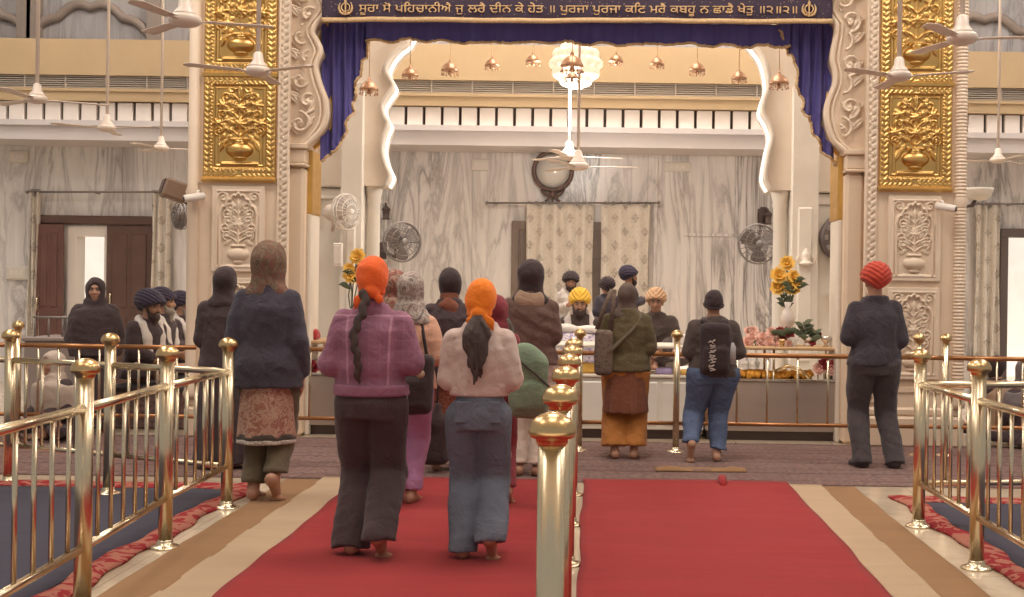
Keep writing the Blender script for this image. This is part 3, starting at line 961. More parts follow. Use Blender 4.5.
# ---------------------------------------------------------------- floor coverings
def mat_strip(name, label, cat, xa, xb, y0, y1, z, mat, wob=.007, group=None, kind=None, th=.006, seed=1):
    rng = random.Random(seed); ph = [rng.uniform(0, 6) for _ in range(6)]
    n = max(8, int((y1 - y0) * 10))
    def fn(u, v):
        y = y0 + (y1 - y0) * v
        a = xa(y) if callable(xa) else xa; b = xb(y) if callable(xb) else xb
        a += wob * (math.sin(y * 3.1 + ph[0]) + .6 * math.sin(y * 8 + ph[1])); b += wob * (math.sin(y * 2.7 + ph[2]) + .6 * math.sin(y * 7.4 + ph[3]))
        x = a + (b - a) * u
        yy = y + wob * 1.2 * math.sin(x * 4 + ph[4]) * v
        return (x, yy, z + .0015 * math.sin(x * 5 + y * 9 + ph[5]))
    nu = max(6, int(30))
    o = MB().grid(fn, nu, n, True, (0, 0, -th)).build(name, mat)
    tag(o, label, cat, group, kind)
    return o
g = ground
rl, rr = -1.62, 1.43
YF = 8.7
mat_strip('red_carpet', 'red carpet on which two women in orange headscarves walk', 'carpet', rl, -.135, 1.5, YF, .016, M_RED, seed=2, group='red carpets')
mat_strip('red_carpet', 'empty red carpet leading to the steel counter with flowers', 'carpet', lambda y: -.03 + .006 * (y - 5), lambda y: 1.40 + .022 * (y - 5.4), 1.5, YF + .05, .016, M_RED, seed=3, group='red carpets')
mat_strip('floor_runner', 'cream floor runner beside the red carpet where women walk', 'runner', rl - .27, rl - .005, 1.5, YF, .009, M_CREAMMAT, .003, 'cream floor runners', seed=4)
mat_strip('floor_runner', 'brown floor runner along the barefoot woman in the navy jacket', 'runner', rl - .51, rl - .26, 1.5, YF - .1, .008, M_BROWNMAT, .003, 'brown floor runners', seed=5)
mat_strip('floor_runner', 'cream floor runner beside the empty red carpet', 'runner', lambda y: 1.405 + .022 * (y - 5.4), lambda y: 1.63 + .022 * (y - 5.4), 1.5, YF - .05, .009, M_CREAMMAT, .003, 'cream floor runners', seed=6)
mat_strip('floor_runner', 'brown floor runner between cream runner and marble floor near the empty red carpet', 'runner', lambda y: 1.625 + .022 * (y - 5.4), lambda y: 1.86 + .022 * (y - 5.4), 1.5, YF - .1, .008, M_BROWNMAT, .003, 'brown floor runners', seed=7)
mat_strip('patterned_carpet', 'dark patterned carpet in front of the counters', 'carpet', -9, 9, YF - .05, 11.05, .006, M_PERSIAN, .01, seed=8)
def side_rug(x0, x1, y0, y1, label, side):
    root = empty('bordered_rug', ((x0 + x1) / 2, (y0 + y1) / 2, 0))
    tag(root, label, 'rug', 'blue rugs with red borders')
    cx, cy = root.location.x, root.location.y
    MB().grid(lambda u, v: (x0 + .12 - cx + (x1 - x0 - .24) * u, y0 + .12 - cy + (y1 - y0 - .34) * v, .008 + .002 * math.sin(u * 40 + v * 9)), 40, 30, True, (0, 0, -.007)).build('field', M_BLUE, root)
    b = MB()
    xi = x1 if side < 0 else x0
    def edge(u, v):
        y = y0 + (y1 - y0) * v; wv = .02 * math.sin(y * 5) + .012 * math.sin(y * 13)
        xx = (x1 - .13 + .15 * u if side < 0 else x0 - .02 + .15 * u) + wv
        return (xx - cx, y - cy, .012 + .012 * math.sin(PI * u) * (1 + .5 * math.sin(y * 9)))
    b.grid(edge, 6, 80, True, (0, 0, -.01))
    b.grid(lambda u, v: (x0 - cx + (x1 - x0) * u, y1 - .24 - cy + .24 * v + .015 * math.sin(u * 30), .012 + .006 * math.sin(PI * v)), 60, 5, True, (0, 0, -.01))
    b.build('border', M_BORDER, root)
side_rug(-7.0, -2.27, 1.5, 8.35, 'blue grey red-bordered rug behind the railing beside the woman in navy', -1)
side_rug(2.10, 7.0, 1.5, 8.2, 'blue grey red-bordered rug behind the railing near the red-turbaned man', 1)

# ---------------------------------------------------------------- brass railings
HPOST = 1.061
def post_meshes(r=.036):
    p = MB().lathe([(r, .0), (r, HPOST - .085)], 18).mesh('post')
    c = MB().lathe([(r, HPOST - .085), (r + .004, HPOST - .078), (r + .005, HPOST - .068), (r + .018, HPOST - .064), (r + .024, HPOST - .056), (r + .0245, HPOST - .046), (r + .021, HPOST - .032), (r + .012, HPOST - .018), (r - .004, HPOST - .007), (.016, HPOST - .001), (.0001, HPOST)], 24).mesh('cap')
    f = MB().lathe([(.078, 0), (.078, .006), (.066, .014), (r + .006, .018), (r + .004, .04), (r, .045)], 22).mesh('base_flange')
    return p, c, f
PM = post_meshes(); PM2 = post_meshes(.028)
def railing(label, pts, bars, name='brass_railing', group='polished brass railings', pm=None, zt=.848, zb=.26, mats=None, rr=.021, br=.0105, nopost=()):
    pm = pm or PM; mats = mats or (M_BRASS, M_CAP, M_BRASS, M_STEELBAR)
    root = empty(name, (pts[0][0], pts[0][1], 0)); tag(root, label, 'railing', group)
    ox, oy = pts[0]
    bm = MB().tube([(0, 0, zb), (0, 0, zt)], br, 8).mesh('bar')
    for i, (x, y) in enumerate(pts):
        if i in nopost: continue
        p = link('post', pm[0], mats[0], root, (x - ox, y - oy, 0))
        link('cap', pm[1], mats[1], p); link('base_flange', pm[2], mats[0], p)
    for i in range(len(pts) - 1):
        a, b = Vector((pts[i][0] - ox, pts[i][1] - oy, 0)), Vector((pts[i + 1][0] - ox, pts[i + 1][1] - oy, 0))
        for nm, z in (('top_rail', zt), ('bottom_rail', zb)):
            MB().tube([a + Vector((0, 0, z)), b + Vector((0, 0, z))], rr if nm == 'top_rail' else rr * .85, 10).build(nm, mats[2], root)
        nb = bars[i] if isinstance(bars, (list, tuple)) else bars
        for k in range(nb):
            link('bar', bm, mats[3], root, a + (b - a) * ((k + 1) / (nb + 1)))
    return root
P3 = at(228, 400, 7.45); P2 = at(167, 400, 6.28); P1 = at(85, 400, 5.06)
Q = [(P3.x, 7.45), (P2.x, 6.28), (P1.x, 5.06), (P1.x + .06, 3.86)]
railing('brass railing run along the brown runner beside the woman in the navy jacket', Q, 6)
railing('brass railing crossing towards the black-hooded woman by the open door', [(P3.x, 7.45), (at(110, 380, 7.9).x, 7.9), (at(10, 380, 8.3).x, 8.3), (at(10, 380, 8.3).x - 1.1, 8.6)], 5, nopost=(0,))
A, B = at(978.5, 420, 6.06), at(920, 420, 7.16)
railing('brass railing run along the brown runner beside the empty red carpet', [(B.x, 7.16), (A.x, 6.06), (A.x - .0, 4.95), (A.x, 3.85)], 6)
railing('brass railing crossing in front of the people seated past the red turbaned man', [(B.x, 7.16), (B.x + 1.15, 7.3), (B.x + 2.3, 7.4)], 6, nopost=(0,))
cy = [3.03, 3.96, 4.98, 6.02, 7.06, 8.1]
railing('brass centre railing dividing the two red carpets', [(-.083, y) for y in cy], 6)
YB = 10.4
xs_ = [at(p, 350, YB).x for p in (280, 430, 580, 677, 919, 946, 1100)]
bm_ = (M_BRASS, M_CAP, M_COPPER, M_STEELBAR)
railing('long copper topped railing in front of the counters', [(x, YB) for x in xs_], [4, 4, 2, 7, 0, 5, 5][:6], mats=bm_, pm=PM2, zb=.25, rr=.02)
xl_ = [at(p, 350, YB).x for p in (-60, 18, 120, 196)]
railing('copper topped railing in front of the black-hooded woman by the open door', [(x, YB) for x in xl_], [2, 4, 3], mats=bm_, pm=PM2, zb=.25, rr=.02, nopost=(2, 3))
# ---------------------------------------------------------------- banner, drapes
YBN = DP + .02
b0, b1 = at(322, 10, YBN), at(833, 10, YBN)
zb0 = at(577, 23, YBN).z; zb1 = at(577, -30, YBN).z
bw = b1.x - b0.x
banner = empty('embroidered_banner', ((b0.x + b1.x) / 2, YBN, zb0))
tag(banner, 'long dark banner with golden script stretched across the outer archway', 'banner')
def sag(x): return -.012 * (x / (bw / 2)) ** 2 * 0 + .004 * math.sin(x * 3.1)
MB().grid(lambda u, v: (-bw / 2 + bw * u, .01 * math.sin(u * 46) * (1 - v), (zb1 - zb0) * v + sag(-bw / 2 + bw * u) * (1 - v)), 90, 6, True, (0, .012, 0)).build('cloth', M_BANNER, banner)
MB().grid(lambda u, v: (-bw / 2 + bw * u, -.012 + .01 * math.sin(u * 46), .0 + .045 * v + sag(-bw / 2 + bw * u)), 120, 2, True, (0, .012, 0)).build('gold_trim', M_FRINGE, banner)
TXT = 'ਸੂਰਾ ਸੋ ਪ\u0a3fਹਚਾਨੀਐ ਜੁ ਲਰੈ ਦੀਨ ਕੇ ਹੇਤ ॥ ਪੁਰਜਾ ਪੁਰਜਾ ਕ\u0a3fਟ ਮਰੈ ਕਬਹੂ ਨ ਛਾਡੈ ਖੇਤੁ ॥੨॥੨॥'
def fit_text(body, xa, xb, z0, h, yy, parent, mat, res=.0032, bold=.3):
    """letter outlines of the built-in font, filled by winding number and raised from the cloth"""
    c = bpy.data.curves.new('script', 'FONT'); c.body = body
    o = bpy.data.objects.new('script', c); COL.objects.link(o)
    dg = bpy.context.evaluated_depsgraph_get(); dg.update()
    cv = o.evaluated_get(dg).to_curve(dg)
    polys = []
    for sp in cv.splines:
        P = []
        if sp.type == 'BEZIER':
            bp = sp.bezier_points; n = len(bp)
            for k in range(n):
                a, b = bp[k], bp[(k + 1) % n]
                p0, p1, p2, p3 = (np.array(q[:2]) for q in (a.co, a.handle_right, b.handle_left, b.co))
                for t in np.linspace(0, 1, 7)[:-1]:
                    P.append((1 - t) ** 3 * p0 + 3 * (1 - t) ** 2 * t * p1 + 3 * (1 - t) * t * t * p2 + t ** 3 * p3)
        else:
            P = [np.array(q.co[:2]) for q in sp.points]
        polys.append(np.array(P))
    COL.objects.unlink(o); bpy.data.objects.remove(o)
    A = np.concatenate(polys); lo, hi = A.min(0), A.max(0)
    sc = np.array([(xb - xa) / (hi[0] - lo[0]), h / (hi[1] - lo[1])])
    pad = 4
    nx, nz = int((xb - xa) / res) + 2 * pad, int(h / res) + 2 * pad
    gx = (np.arange(nx) - pad) * res; gz = (np.arange(nz) - pad) * res
    W_ = np.zeros((nx, nz), np.int32)
    for P in polys:
        Q = (P - lo) * sc
        i0, i1 = np.searchsorted(gx, [Q[:, 0].min() - res, Q[:, 0].max() + res])
        X, Z = gx[i0:i1, None], gz[None, :]
        w = np.zeros((i1 - i0, nz), np.int32)
        for (ax, az), (bx, bz) in zip(Q, np.roll(Q, -1, 0)):
            if az == bz: continue
            lo_, hi_ = min(az, bz), max(az, bz)
            xi = ax + (Z - az) * (bx - ax) / (bz - az)
            w += np.where((Z >= lo_) & (Z < hi_) & (X < xi), 1 if bz > az else -1, 0)
        W_[i0:i1] += w
    m = (W_ != 0).astype(np.float32)
    b = m.copy()
    for ax in (0, 1): b = (np.roll(b, 1, ax) + 2 * b + np.roll(b, -1, ax)) / 4
    s = SDF((xa - pad * res, yy - .006, z0 - pad * res), (xa + (nx - pad) * res - res, yy + .006, z0 + (nz - pad) * res - res), res)
    s.f = np.ones((nx, 5, nz), np.float32); s.lo = np.array([xa - pad * res, yy - 2 * res, z0 - pad * res], np.float32)
    for k in (1, 2, 3): s.f[:, k, :] = bold - b
    return s.build('script', mat, parent)
tx0, tx1 = at(359, 10, YBN).x - banner.location.x, at(797, 12, YBN).x - banner.location.x
SCRIPT = fit_text(TXT, tx0, tx1, .062, .122, -.012, banner, M_THREAD)
def khanda(parent, cx, cz, s, y, mat):
    m = MB()
    ring = [(cx + .062 * s * math.cos(a), y, cz - .005 * s + .062 * s * math.sin(a)) for a in np.linspace(0, 2 * PI, 25)[:-1]]
    m.tube(ring, .011 * s, 6, True, True)
    m.prism([(cx - .008 * s, cz - .12 * s), (cx + .008 * s, cz - .12 * s), (cx + .011 * s, cz + .05 * s), (cx + .022 * s, cz + .085 * s), (cx, cz + .135 * s), (cx - .022 * s, cz + .085 * s), (cx - .011 * s, cz + .05 * s)], y - .008, y + .004)
    for sg in (-1, 1):
        P = []
        for i in range(13):
            a = -1.75 + 2.55 * i / 12
            P.append((cx + sg * (.02 * s + .078 * s * math.cos(a)), y - .002, cz + .10 * s * math.sin(a) - .005 * s))
        m.tube(P, [.006 * s + .012 * s * math.sin(PI * min(1, i / 11)) for i in range(13)], 6)
        m.tube([(cx + sg * .004 * s, y - .004, cz - .10 * s), (cx + sg * .05 * s, y - .004, cz - .075 * s)], .007 * s, 6)
    return m.build('emblem', mat, parent)
khanda(banner, at(346, 8, YBN).x - banner.location.x, .135, .62, -.014, M_THREAD)
khanda(banner, at(809, 8, YBN).x - banner.location.x, .135, .62, -.014, M_THREAD)

MB().tube([(-bw / 2 - .12, .02, zb1 - zb0 - .02), (bw / 2 + .12, .02, zb1 - zb0 - .02)], .018, 8).build('hanging_pole', M_BRASS, banner)
banner.rotation_euler = (0, -math.radians(.6), 0)
YV = DP + .32
def drape(name, label, left, right_pts, y_top, fold, seed):
    """left: px x of the straight side, right_pts: scalloped free edge [(px,py)...] top to bottom"""
    rng = random.Random(seed)
    P = smooth_px(right_pts, 5)
    ys = [p[1] for p in P]; xs = [p[0] for p in P]
    y1 = P[-1][1]
    root = empty(name, at(left, y_top, YV)); tag(root, label, 'curtain', 'blue velvet archway drapes')
    o = root.location.copy()
    nv = 60
    def fn(u, v):
        py = y_top + (y1 - y_top) * v
        ex = float(np.interp(py, ys, xs)); lx = left + (0 if not isinstance(left, list) else 0)
        px = lx + (ex - lx) * u
        p = at(px, py, YV)
        d = .035 * math.sin(px * .52 + .4 * math.sin(py * .05)) * (1 - .3 * v) + .02 * math.sin(px * 1.1 + py * .02)
        return (p.x - o.x, d, p.z - o.z)
    MB().grid(fn, 46, nv, True, (0, .012, 0)).build('cloth', M_VELVET, root)
    e = [Vector(fn(1.0, i / 90)) + Vector((0, -.012, 0)) for i in range(91)]
    MB().tube([p + Vector((random.uniform(-.008, .008), 0, random.uniform(-.008, .008))) for p in e], .014, 6).build('fringe', M_FRINGE, root)
    return root
drape('archway_drape', 'blue velvet drape gathered at the arch beside the white wall fan', 321, [(378, 24), (373, 34), (369, 45), (366, 56), (362, 64), (362, 74), (356, 84), (356, 96), (352, 104), (353, 113), (347, 122), (347, 133), (341, 140), (338, 149), (329, 155), (323, 161)], 17, 1, 1)
drape('archway_drape', 'blue velvet drape gathered at the arch above the dark ring plaque', 834, [(778, 28), (783, 42), (787, 50), (793, 60), (797, 74), (796, 88), (803, 100), (803, 112), (811, 122), (813, 134), (820, 142), (822, 152), (832, 160), (838, 166)], 17, 1, 2)
vroot = empty('valance', at(577, 24, YV - .05)); tag(vroot, 'blue velvet valance with gold fringe hanging beneath the script banner', 'valance')
va, vb = at(366, 30, YV - .05).x - vroot.location.x, at(790, 30, YV - .05).x - vroot.location.x
vh = at(577, 24, YV).z - at(577, 42, YV).z
def vfn(u, v):
    x = va + (vb - va) * u
    h = vh * (1.08 + .04 * math.sin(x * 5) + .06 * math.sin(x * 17))
    return (x, .03 * math.sin(x * 21 + .6 * math.sin(x * 3)) * (.4 + .6 * v), .02 - (h + .02) * v)
MB().grid(vfn, 170, 8, True, (0, .012, 0)).build('cloth', M_VELVET, vroot)
MB().tube([Vector(vfn(i / 170, 1)) + Vector((0, -.01, random.uniform(-.008, .008))) for i in range(171)], .014, 6).build('fringe', M_FRINGE, vroot)
MB().tube([(at(312, 26, YV).x - vroot.location.x, -.0, .05), (at(842, 26, YV).x - vroot.location.x, -.0, .05)], .02, 8).build('curtain_rod', M_BRASS, vroot)

# ---------------------------------------------------------------- ceiling fans
def ceiling_fan(label, px, py, Y, L, ang, s=1.0):
    p = at(px, py, Y)
    root = empty('ceiling_fan', p); tag(root, label, 'ceiling fan', 'white ceiling fans on long rods')
    MB().tube([(0, 0, .1 * s), (0, 0, 8.19 - p.z)], .017, 10).build('rod', M_FANWHITE, root)
    MB().lathe([(.02, .19 * s), (.045 * s, .17 * s), (.055 * s, .1 * s), (.085 * s, .06 * s), (.1 * s, .035 * s), (.075 * s, .03 * s)], 20).build('bell', M_FANWHITE, root)
    MB().lathe([(.11 * s, .035 * s), (.125 * s, .015 * s), (.125 * s, -.02 * s), (.1 * s, -.04 * s), (.05 * s, -.055 * s), (.0001, -.057 * s)], 24).build('motor', M_FANWHITE, root)
    MB().lathe([(.0001, 8.19 - p.z), (.06, 8.19 - p.z), (.05, 8.07 - p.z), (.018, 8.05 - p.z), (.0001, 8.05 - p.z)][::-1], 16).build('canopy', M_FANWHITE, root)
    for k in range(3):
        a = math.radians(ang + 120 * k)
        R = Matrix.Rotation(a, 4, 'Z')
        tilt = Matrix.Rotation(math.radians(4), 4, 'X')
        m = MB().box(.1 * s, .2 * s, -.02, .02, -.012, -.004, .003)
        def bl(u, v):
            x = .17 * s + (L - .17 * s) * u
            w = .042 * (1 + .35 * u) * (1 if u < .93 else math.sqrt(max(.05, 1 - ((u - .93) / .075) ** 2)))
            return (x, (v - .5) * 2 * w, .006 * (1 - (2 * v - 1) ** 2) - .004)
        m.grid(bl, 12, 4, True, (0, 0, -.005))
        me = m.mesh('blade'); me.transform(R @ tilt)
        link('blade', me, M_FANWHITE, root)
    return root
ceiling_fan('large white ceiling fan, hub beside the edge of the pillar behind the navy jacket', 185, 20, 8.0, .57, 15, .85)
ceiling_fan('white ceiling fan hanging in front of the gilded panel behind the navy jacket', 258, 71, 9.0, .54, -30, .75)
ceiling_fan('white ceiling fan left of all other fans, over the open brown door', 37, 99, 11.0, .62, 28, .75)
ceiling_fan('white ceiling fan between the open brown door and the pillar', 107, 128, 13.5, .6, -20, .8)
ceiling_fan('small distant white ceiling fan over the men with white stoles', 161, 148, 15.4, .55, 12, .8)
ceiling_fan('white ceiling fan hanging in front of the gilded panel behind the red turban', 899, 76, 9.0, .54, -28, .75)
ceiling_fan('large white ceiling fan at the outer edge of the pillar behind the red turban', 962, 38, 8.3, .56, -10, .85)
ceiling_fan('distant white ceiling fan over the bright doorway beyond the red turbaned man', 998, 160, 15.4, .6, 160, .8)
ceiling_fan('higher of the two white ceiling fans before the round wall emblem', 569, 156, 13.6, .62, 14, .9)
ceiling_fan('lower of the two white ceiling fans before the round wall emblem', 578, 166, 12.9, .64, 4, .9)

# ---------------------------------------------------------------- chandelier and hanging ornaments
cp = at(576, 64, 13.3)
ch = empty('chandelier', cp); tag(ch, 'glowing round chandelier of lamp globes hanging in the inner archway', 'chandelier')
gm = MB().ball((0, 0, 0), .068, 12, 8).mesh('lamp_globe')
for ring, (n, r, zz) in enumerate(((14, .235, 0), (12, .2, .1), (12, .2, -.1), (8, .12, .17), (8, .12, -.18), (4, .05, -.21))):
    for k in range(n):
        a = 2 * PI * (k + .5 * ring) / n
        link('lamp_globe', gm, M_GLOW, ch, (r * math.cos(a), r * math.sin(a), zz))
fm = MB().lathe([(.03, -.2), (.06, -.1), (.05, .0), (.07, .1), (.03, .22), (.012, .3)], 14)
for k in range(14):
    a = 2 * PI * k / 14
    fm.tube([(.04 * math.cos(a), .04 * math.sin(a), -.05), (.14 * math.cos(a), .14 * math.sin(a), -.08), (.225 * math.cos(a), .225 * math.sin(a), -.03)], .008, 6)
fm.build('frame', M_BRASS, ch)
MB().tube([(0, 0, .28), (0, 0, 8.19 - cp.z)], .012, 8).build('rod', M_BRASS, ch)
M_COPG = plain('aged copper gilt', (190, 150, 120), .4, .6, .1, 20)
def canopy_ornament(px, py, Y, s, label):
    p = at(px, py, Y)
    root = empty('hanging_ornament', p); tag(root, label, 'hanging ornament', 'little domed ornaments hung across the archway')
    MB().lathe([(.105 * s, 0), (.108 * s, .012 * s), (.098 * s, .03 * s), (.08 * s, .065 * s), (.045 * s, .095 * s), (.018 * s, .105 * s), (.02 * s, .12 * s), (.008 * s, .14 * s), (.004, .15 * s)], 16).build('dome', M_COPG, root)
    tm = MB().tube([(0, 0, 0), (0, 0, -.035 * s)], .003 * s, 5).ball((0, 0, -.045 * s), .011 * s, 6, 4).mesh('tassel')
    for k in range(12):
        a = 2 * PI * k / 12
        link('tassel', tm, M_COPG, root, (.1 * s * math.cos(a), .1 * s * math.sin(a), 0))
    MB().lathe([(.012 * s, -.05 * s), (.03 * s, -.035 * s), (.02 * s, 0.0)], 10).build('pendant', M_COPG, root)
    MB().tube([(0, 0, .14 * s), (0, 0, 5.35 - p.z)], .004, 5).build('cord', M_FRINGE, root)
orn = [(369, 90, 12.2, .9, 'domed ornament on a cord beside the velvet drape near the white wall fan'),
 (410, 76, 13.0, .85, 'first domed ornament inside the archway counting from the white wall fan'),
 (450, 71, 13.0, .9, 'second domed ornament inside the archway counting from the white wall fan'),
 (492, 66, 13.0, .75, 'third domed ornament inside the archway counting from the white wall fan'),
 (533, 62, 13.0, .75, 'domed ornament hung just beside the chandelier, towards the white wall fan'),
 (572, 67, 12.6, 1.15, 'larger domed ornament hung in front of the glowing chandelier'),
 (572, 79, 12.4, .65, 'small domed ornament under the larger one at the chandelier'),
 (616, 62, 13.0, .75, 'domed ornament hung just beside the chandelier, towards the grey wall fan'),
 (657, 65, 13.0, .75, 'domed ornament hung second from the chandelier, towards the grey wall fan'),
 (697, 71, 13.0, .85, 'domed ornament hung third from the chandelier, towards the grey wall fan'),
 (739, 79, 13.0, .8, 'domed ornament nearest the inner arch edge above the grey wall fan'),
 (779, 84, 12.2, .95, 'domed ornament on a cord beside the velvet drape above the ring plaque')]
for o_ in orn: canopy_ornament(*o_)

# ---------------------------------------------------------------- things on the back wall
ep = at(553, 171, DW - .06)
em = empty('wall_emblem', ep); tag(em, 'round wall emblem with pale disc in a dark ring and crossed blades below', 'wall emblem')
M_RING = plain('dark bronze ring', (112, 92, 86), .5, .3, .15, 18, 40, .3)
M_DISC = plain('pale mirrored disc', (222, 218, 212), .25, .2, .04, 5)
MB().lathe([(.0001, -.03), (.235, -.03), (.24, 0)], 40, axis='y').build('disc', M_DISC, em)
rg = [(.27 * math.cos(a), -.03, .27 * math.sin(a)) for a in np.linspace(0, 2 * PI, 49)[:-1]]
m = MB().tube(rg, .05, 8, True, True, .6)
for k in range(20):
    a = 2 * PI * k / 20
    m.ball((.27 * math.cos(a), -.06, .27 * math.sin(a)), .022, 6, 4)
m.build('ring', M_RING, em)
m = MB()
for sg in (-1, 1):
    m.tube([(sg * .0, -.04, -.36), (sg * .1, -.04, -.33), (sg * .16, -.04, -.26)], .022, 6).tube([(0, -.05, -.3), (sg * .08, -.05, -.42), (sg * .11, -.05, -.43)], .018, 6)
m.ball((0, -.05, -.33), .05, 8, 6).tube([(0, -.04, -.3), (0, -.04, -.46)], [.03, .008], 6)
m.build('crossed_blades', M_RING, em)
rp = at(845, 238, DA - .1)
ring = empty('ring_plaque', rp); tag(ring, 'dark ring plaque with pale centre, partly behind the red-turbaned man\'s pillar', 'wall plaque')
MB().lathe([(.0001, -.02), (.17, -.02), (.17, .08)], 36, axis='y').build('disc', M_DISC, ring)
MB().lathe([(.165, .08), (.165, -.045), (.19, -.05), (.265, -.05), (.285, -.03), (.285, .08)], 40, axis='y').build('ring', plain('charcoal ring', (92, 80, 78), .5, .2, .1, 9), ring)
m = MB()
for k in range(12):
    a = 2 * PI * k / 12
    m.box(-.022, .022, -.055, -.048, -.03, .03, .004, Matrix.Translation((.225 * math.cos(a), 0, .225 * math.sin(a))) @ Matrix.Rotation(-a, 4, 'Y'))
m.build('inlay', M_GREYMETAL, ring)

# curtains
def wall_curtain(label, pa, pb, ptop, zbot, Y, seed, group='printed curtains'):
    a, b = at(pa, ptop, Y), at(pb, ptop, Y)
    root = empty('curtain', ((a.x + b.x) / 2, Y, a.z)); tag(root, label, 'curtain', group)
    w = b.x - a.x; k = max(3, round(w / .2))
    def fn(u, v):
        return (-w / 2 + w * u + .012 * math.sin(v * 5 + u * 9), -.06 * math.sin(u * k * 2 * PI + .3 * math.sin(v * 4 + seed)) * (.6 + .4 * v), -(a.z - zbot) * v)
    MB().grid(fn, k * 10, 24, True, (0, .008, 0)).build('cloth', M_CURT, root)
    r = MB()
    for i in range(k * 2):
        x = -w / 2 + w * (i + .5) / (k * 2)
        r.tube([(x + .02 * math.cos(t), 0, .02 + .02 * math.sin(t)) for t in np.linspace(0, 2 * PI, 11)[:-1]], .005, 5, True, True)
    r.build('rings', M_GREYMETAL, root)
def curtain_rod(label, pa, pb, py, Y):
    a, b = at(pa, py, Y), at(pb, py, Y)
    root = empty('curtain_rod', a); tag(root, label, 'curtain rod', 'wall mounted curtain rods')
    d = b - a
    MB().tube([(0, 0, 0), (d.x, 0, d.z)], .014, 8).ball((0, 0, 0), .026, 8, 6).ball((d.x, 0, d.z), .026, 8, 6).build('rod', M_GREYMETAL, root)
    for t in (.05, .5, .95):
        MB().box(d.x * t - .012, d.x * t + .012, -.01, DW - Y - .001, d.z * t - .02, d.z * t + .012, .003).build('bracket', M_GREYMETAL, root)
YC = DW - .16
curtain_rod('thin curtain rod above the printed curtains on the marble wall', 487, 659, 203, YC)
wall_curtain('printed curtain below the round wall emblem', 526, 594, 204, .5, YC, 1)
wall_curtain('printed curtain behind the man in the tan turban', 601, 650, 204, .5, YC, 2)
curtain_rod('long curtain rod over the open brown door', 27, 163, 192, YC)
wall_curtain('narrow printed curtain bunched beside the closed leaf of the brown door', 152, 172, 193, .4, YC, 3)
wall_curtain('narrow pale curtain at the far end of the rod over the brown door', 30, 40, 192, .4, YC, 4)
curtain_rod('curtain rod over the bright doorway beyond the red turbaned man', 972, 1050, 204, YC)
wall_curtain('printed curtain drawn aside from the bright doorway beyond the red turban', 976, 1001, 205, .3, YC, 5)

# pedestal-free wall fans
def wall_fan(label, px, py, Y, r, rot, mats, bracket, tilt=0.0):
    p = at(px, py, Y)
    root = empty('wall_fan', p); tag(root, label, 'wall fan', 'wall mounted fans')
    R = Matrix.Rotation(rot, 4, 'Z') @ Matrix.Rotation(tilt, 4, 'X')
    g = MB()
    for rr_, yy in ((r, 0), (r * .98, -.04), (r * .7, -.075), (r * .4, -.085), (r * .98, .04), (r * .6, .075)):
        g.tube([(rr_ * math.cos(a), yy, rr_ * math.sin(a)) for a in np.linspace(0, 2 * PI, 37)[:-1]], .006 if abs(yy) > 0 else .01, 5, True, True)
    for k in range(22):
        a = 2 * PI * k / 22; c, s_ = math.cos(a), math.sin(a)
        g.tube([(.18 * r * c, -.09, .18 * r * s_), (.75 * r * c, -.07, .75 * r * s_), (r * c, 0, r * s_), (.6 * r * c, .075, .6 * r * s_), (.2 * r * c, .085, .2 * r * s_)], .0035, 4)
    g.lathe([(.0001, -.1), (.15 * r, -.098), (.2 * r, -.085)], 14, axis='y')
    me = g.mesh('guard'); me.transform(R); link('guard', me, mats[0], root)
    for k in range(3):
        a0 = 2 * PI * k / 3 + .5
        def bl(u, v):
            rad = r * (.14 + .78 * u); a = a0 + (v - .5) * (1.25 - .15 * u) * (1 if u < .85 else 1 - (u - .85) * 2.2)
            return (rad * math.cos(a), -.02 + .07 * (v - .5), rad * math.sin(a))
        me = MB().grid(bl, 8, 8, True, (0, .005, 0)).mesh('blade'); me.transform(R); link('blade', me, mats[1], root)
    me = MB().lathe([(.0001, .3), (.07, .29), (.095, .24), (.095, .1), (.07, .05), (.03, .0), (.03, -.06), (.0001, -.07)], 18, axis='y').mesh('motor'); me.transform(R); link('motor', me, mats[2], root)
    b = Vector(bracket)
    m = MB().tube([R @ Vector((0, .2, -.06)), R @ Vector((0, .2, -.2)), b + Vector((0, -.05, 0)), b], .022, 8).box(b.x - .05, b.x + .05, b.y - .02, b.y + .01, b.z - .12, b.z + .12, .01)
    m.build('bracket', mats[3], root)
    return root
M_FANBL = plain('grey fan blade', (128, 116, 112), .4, 0, 0, 1, 0, Alpha=.9)
M_CLEAR = plain('pale translucent blade', (222, 214, 206), .3, 0, 0, 1, 0, Alpha=.55)
M_GUARDW = plain('pale wire guard', (226, 218, 208), .4)
wall_fan('grey wall fan with three dark blades beside the yellow flowers', 758, 244, DW - .75, .27, .1, (M_GREYMETAL, M_FANBL, M_GREYMETAL, M_DARKMETAL), (.14, .5, .42))
wall_fan('white wall fan with a fat motor at the inner arch leg', 346, 212, DA - .62, .2, 1.0, (M_GUARDW, M_CLEAR, M_FANWHITE, M_FANWHITE), (-.2, .5, -.05))
wall_fan('dark wall fan turned aside behind the purple jacket\'s orange scarf', 402, 242, DW - .8, .27, .6, (M_GREYMETAL, M_FANBL, M_GREYMETAL, M_DARKMETAL), (-.35, .58, -.1))
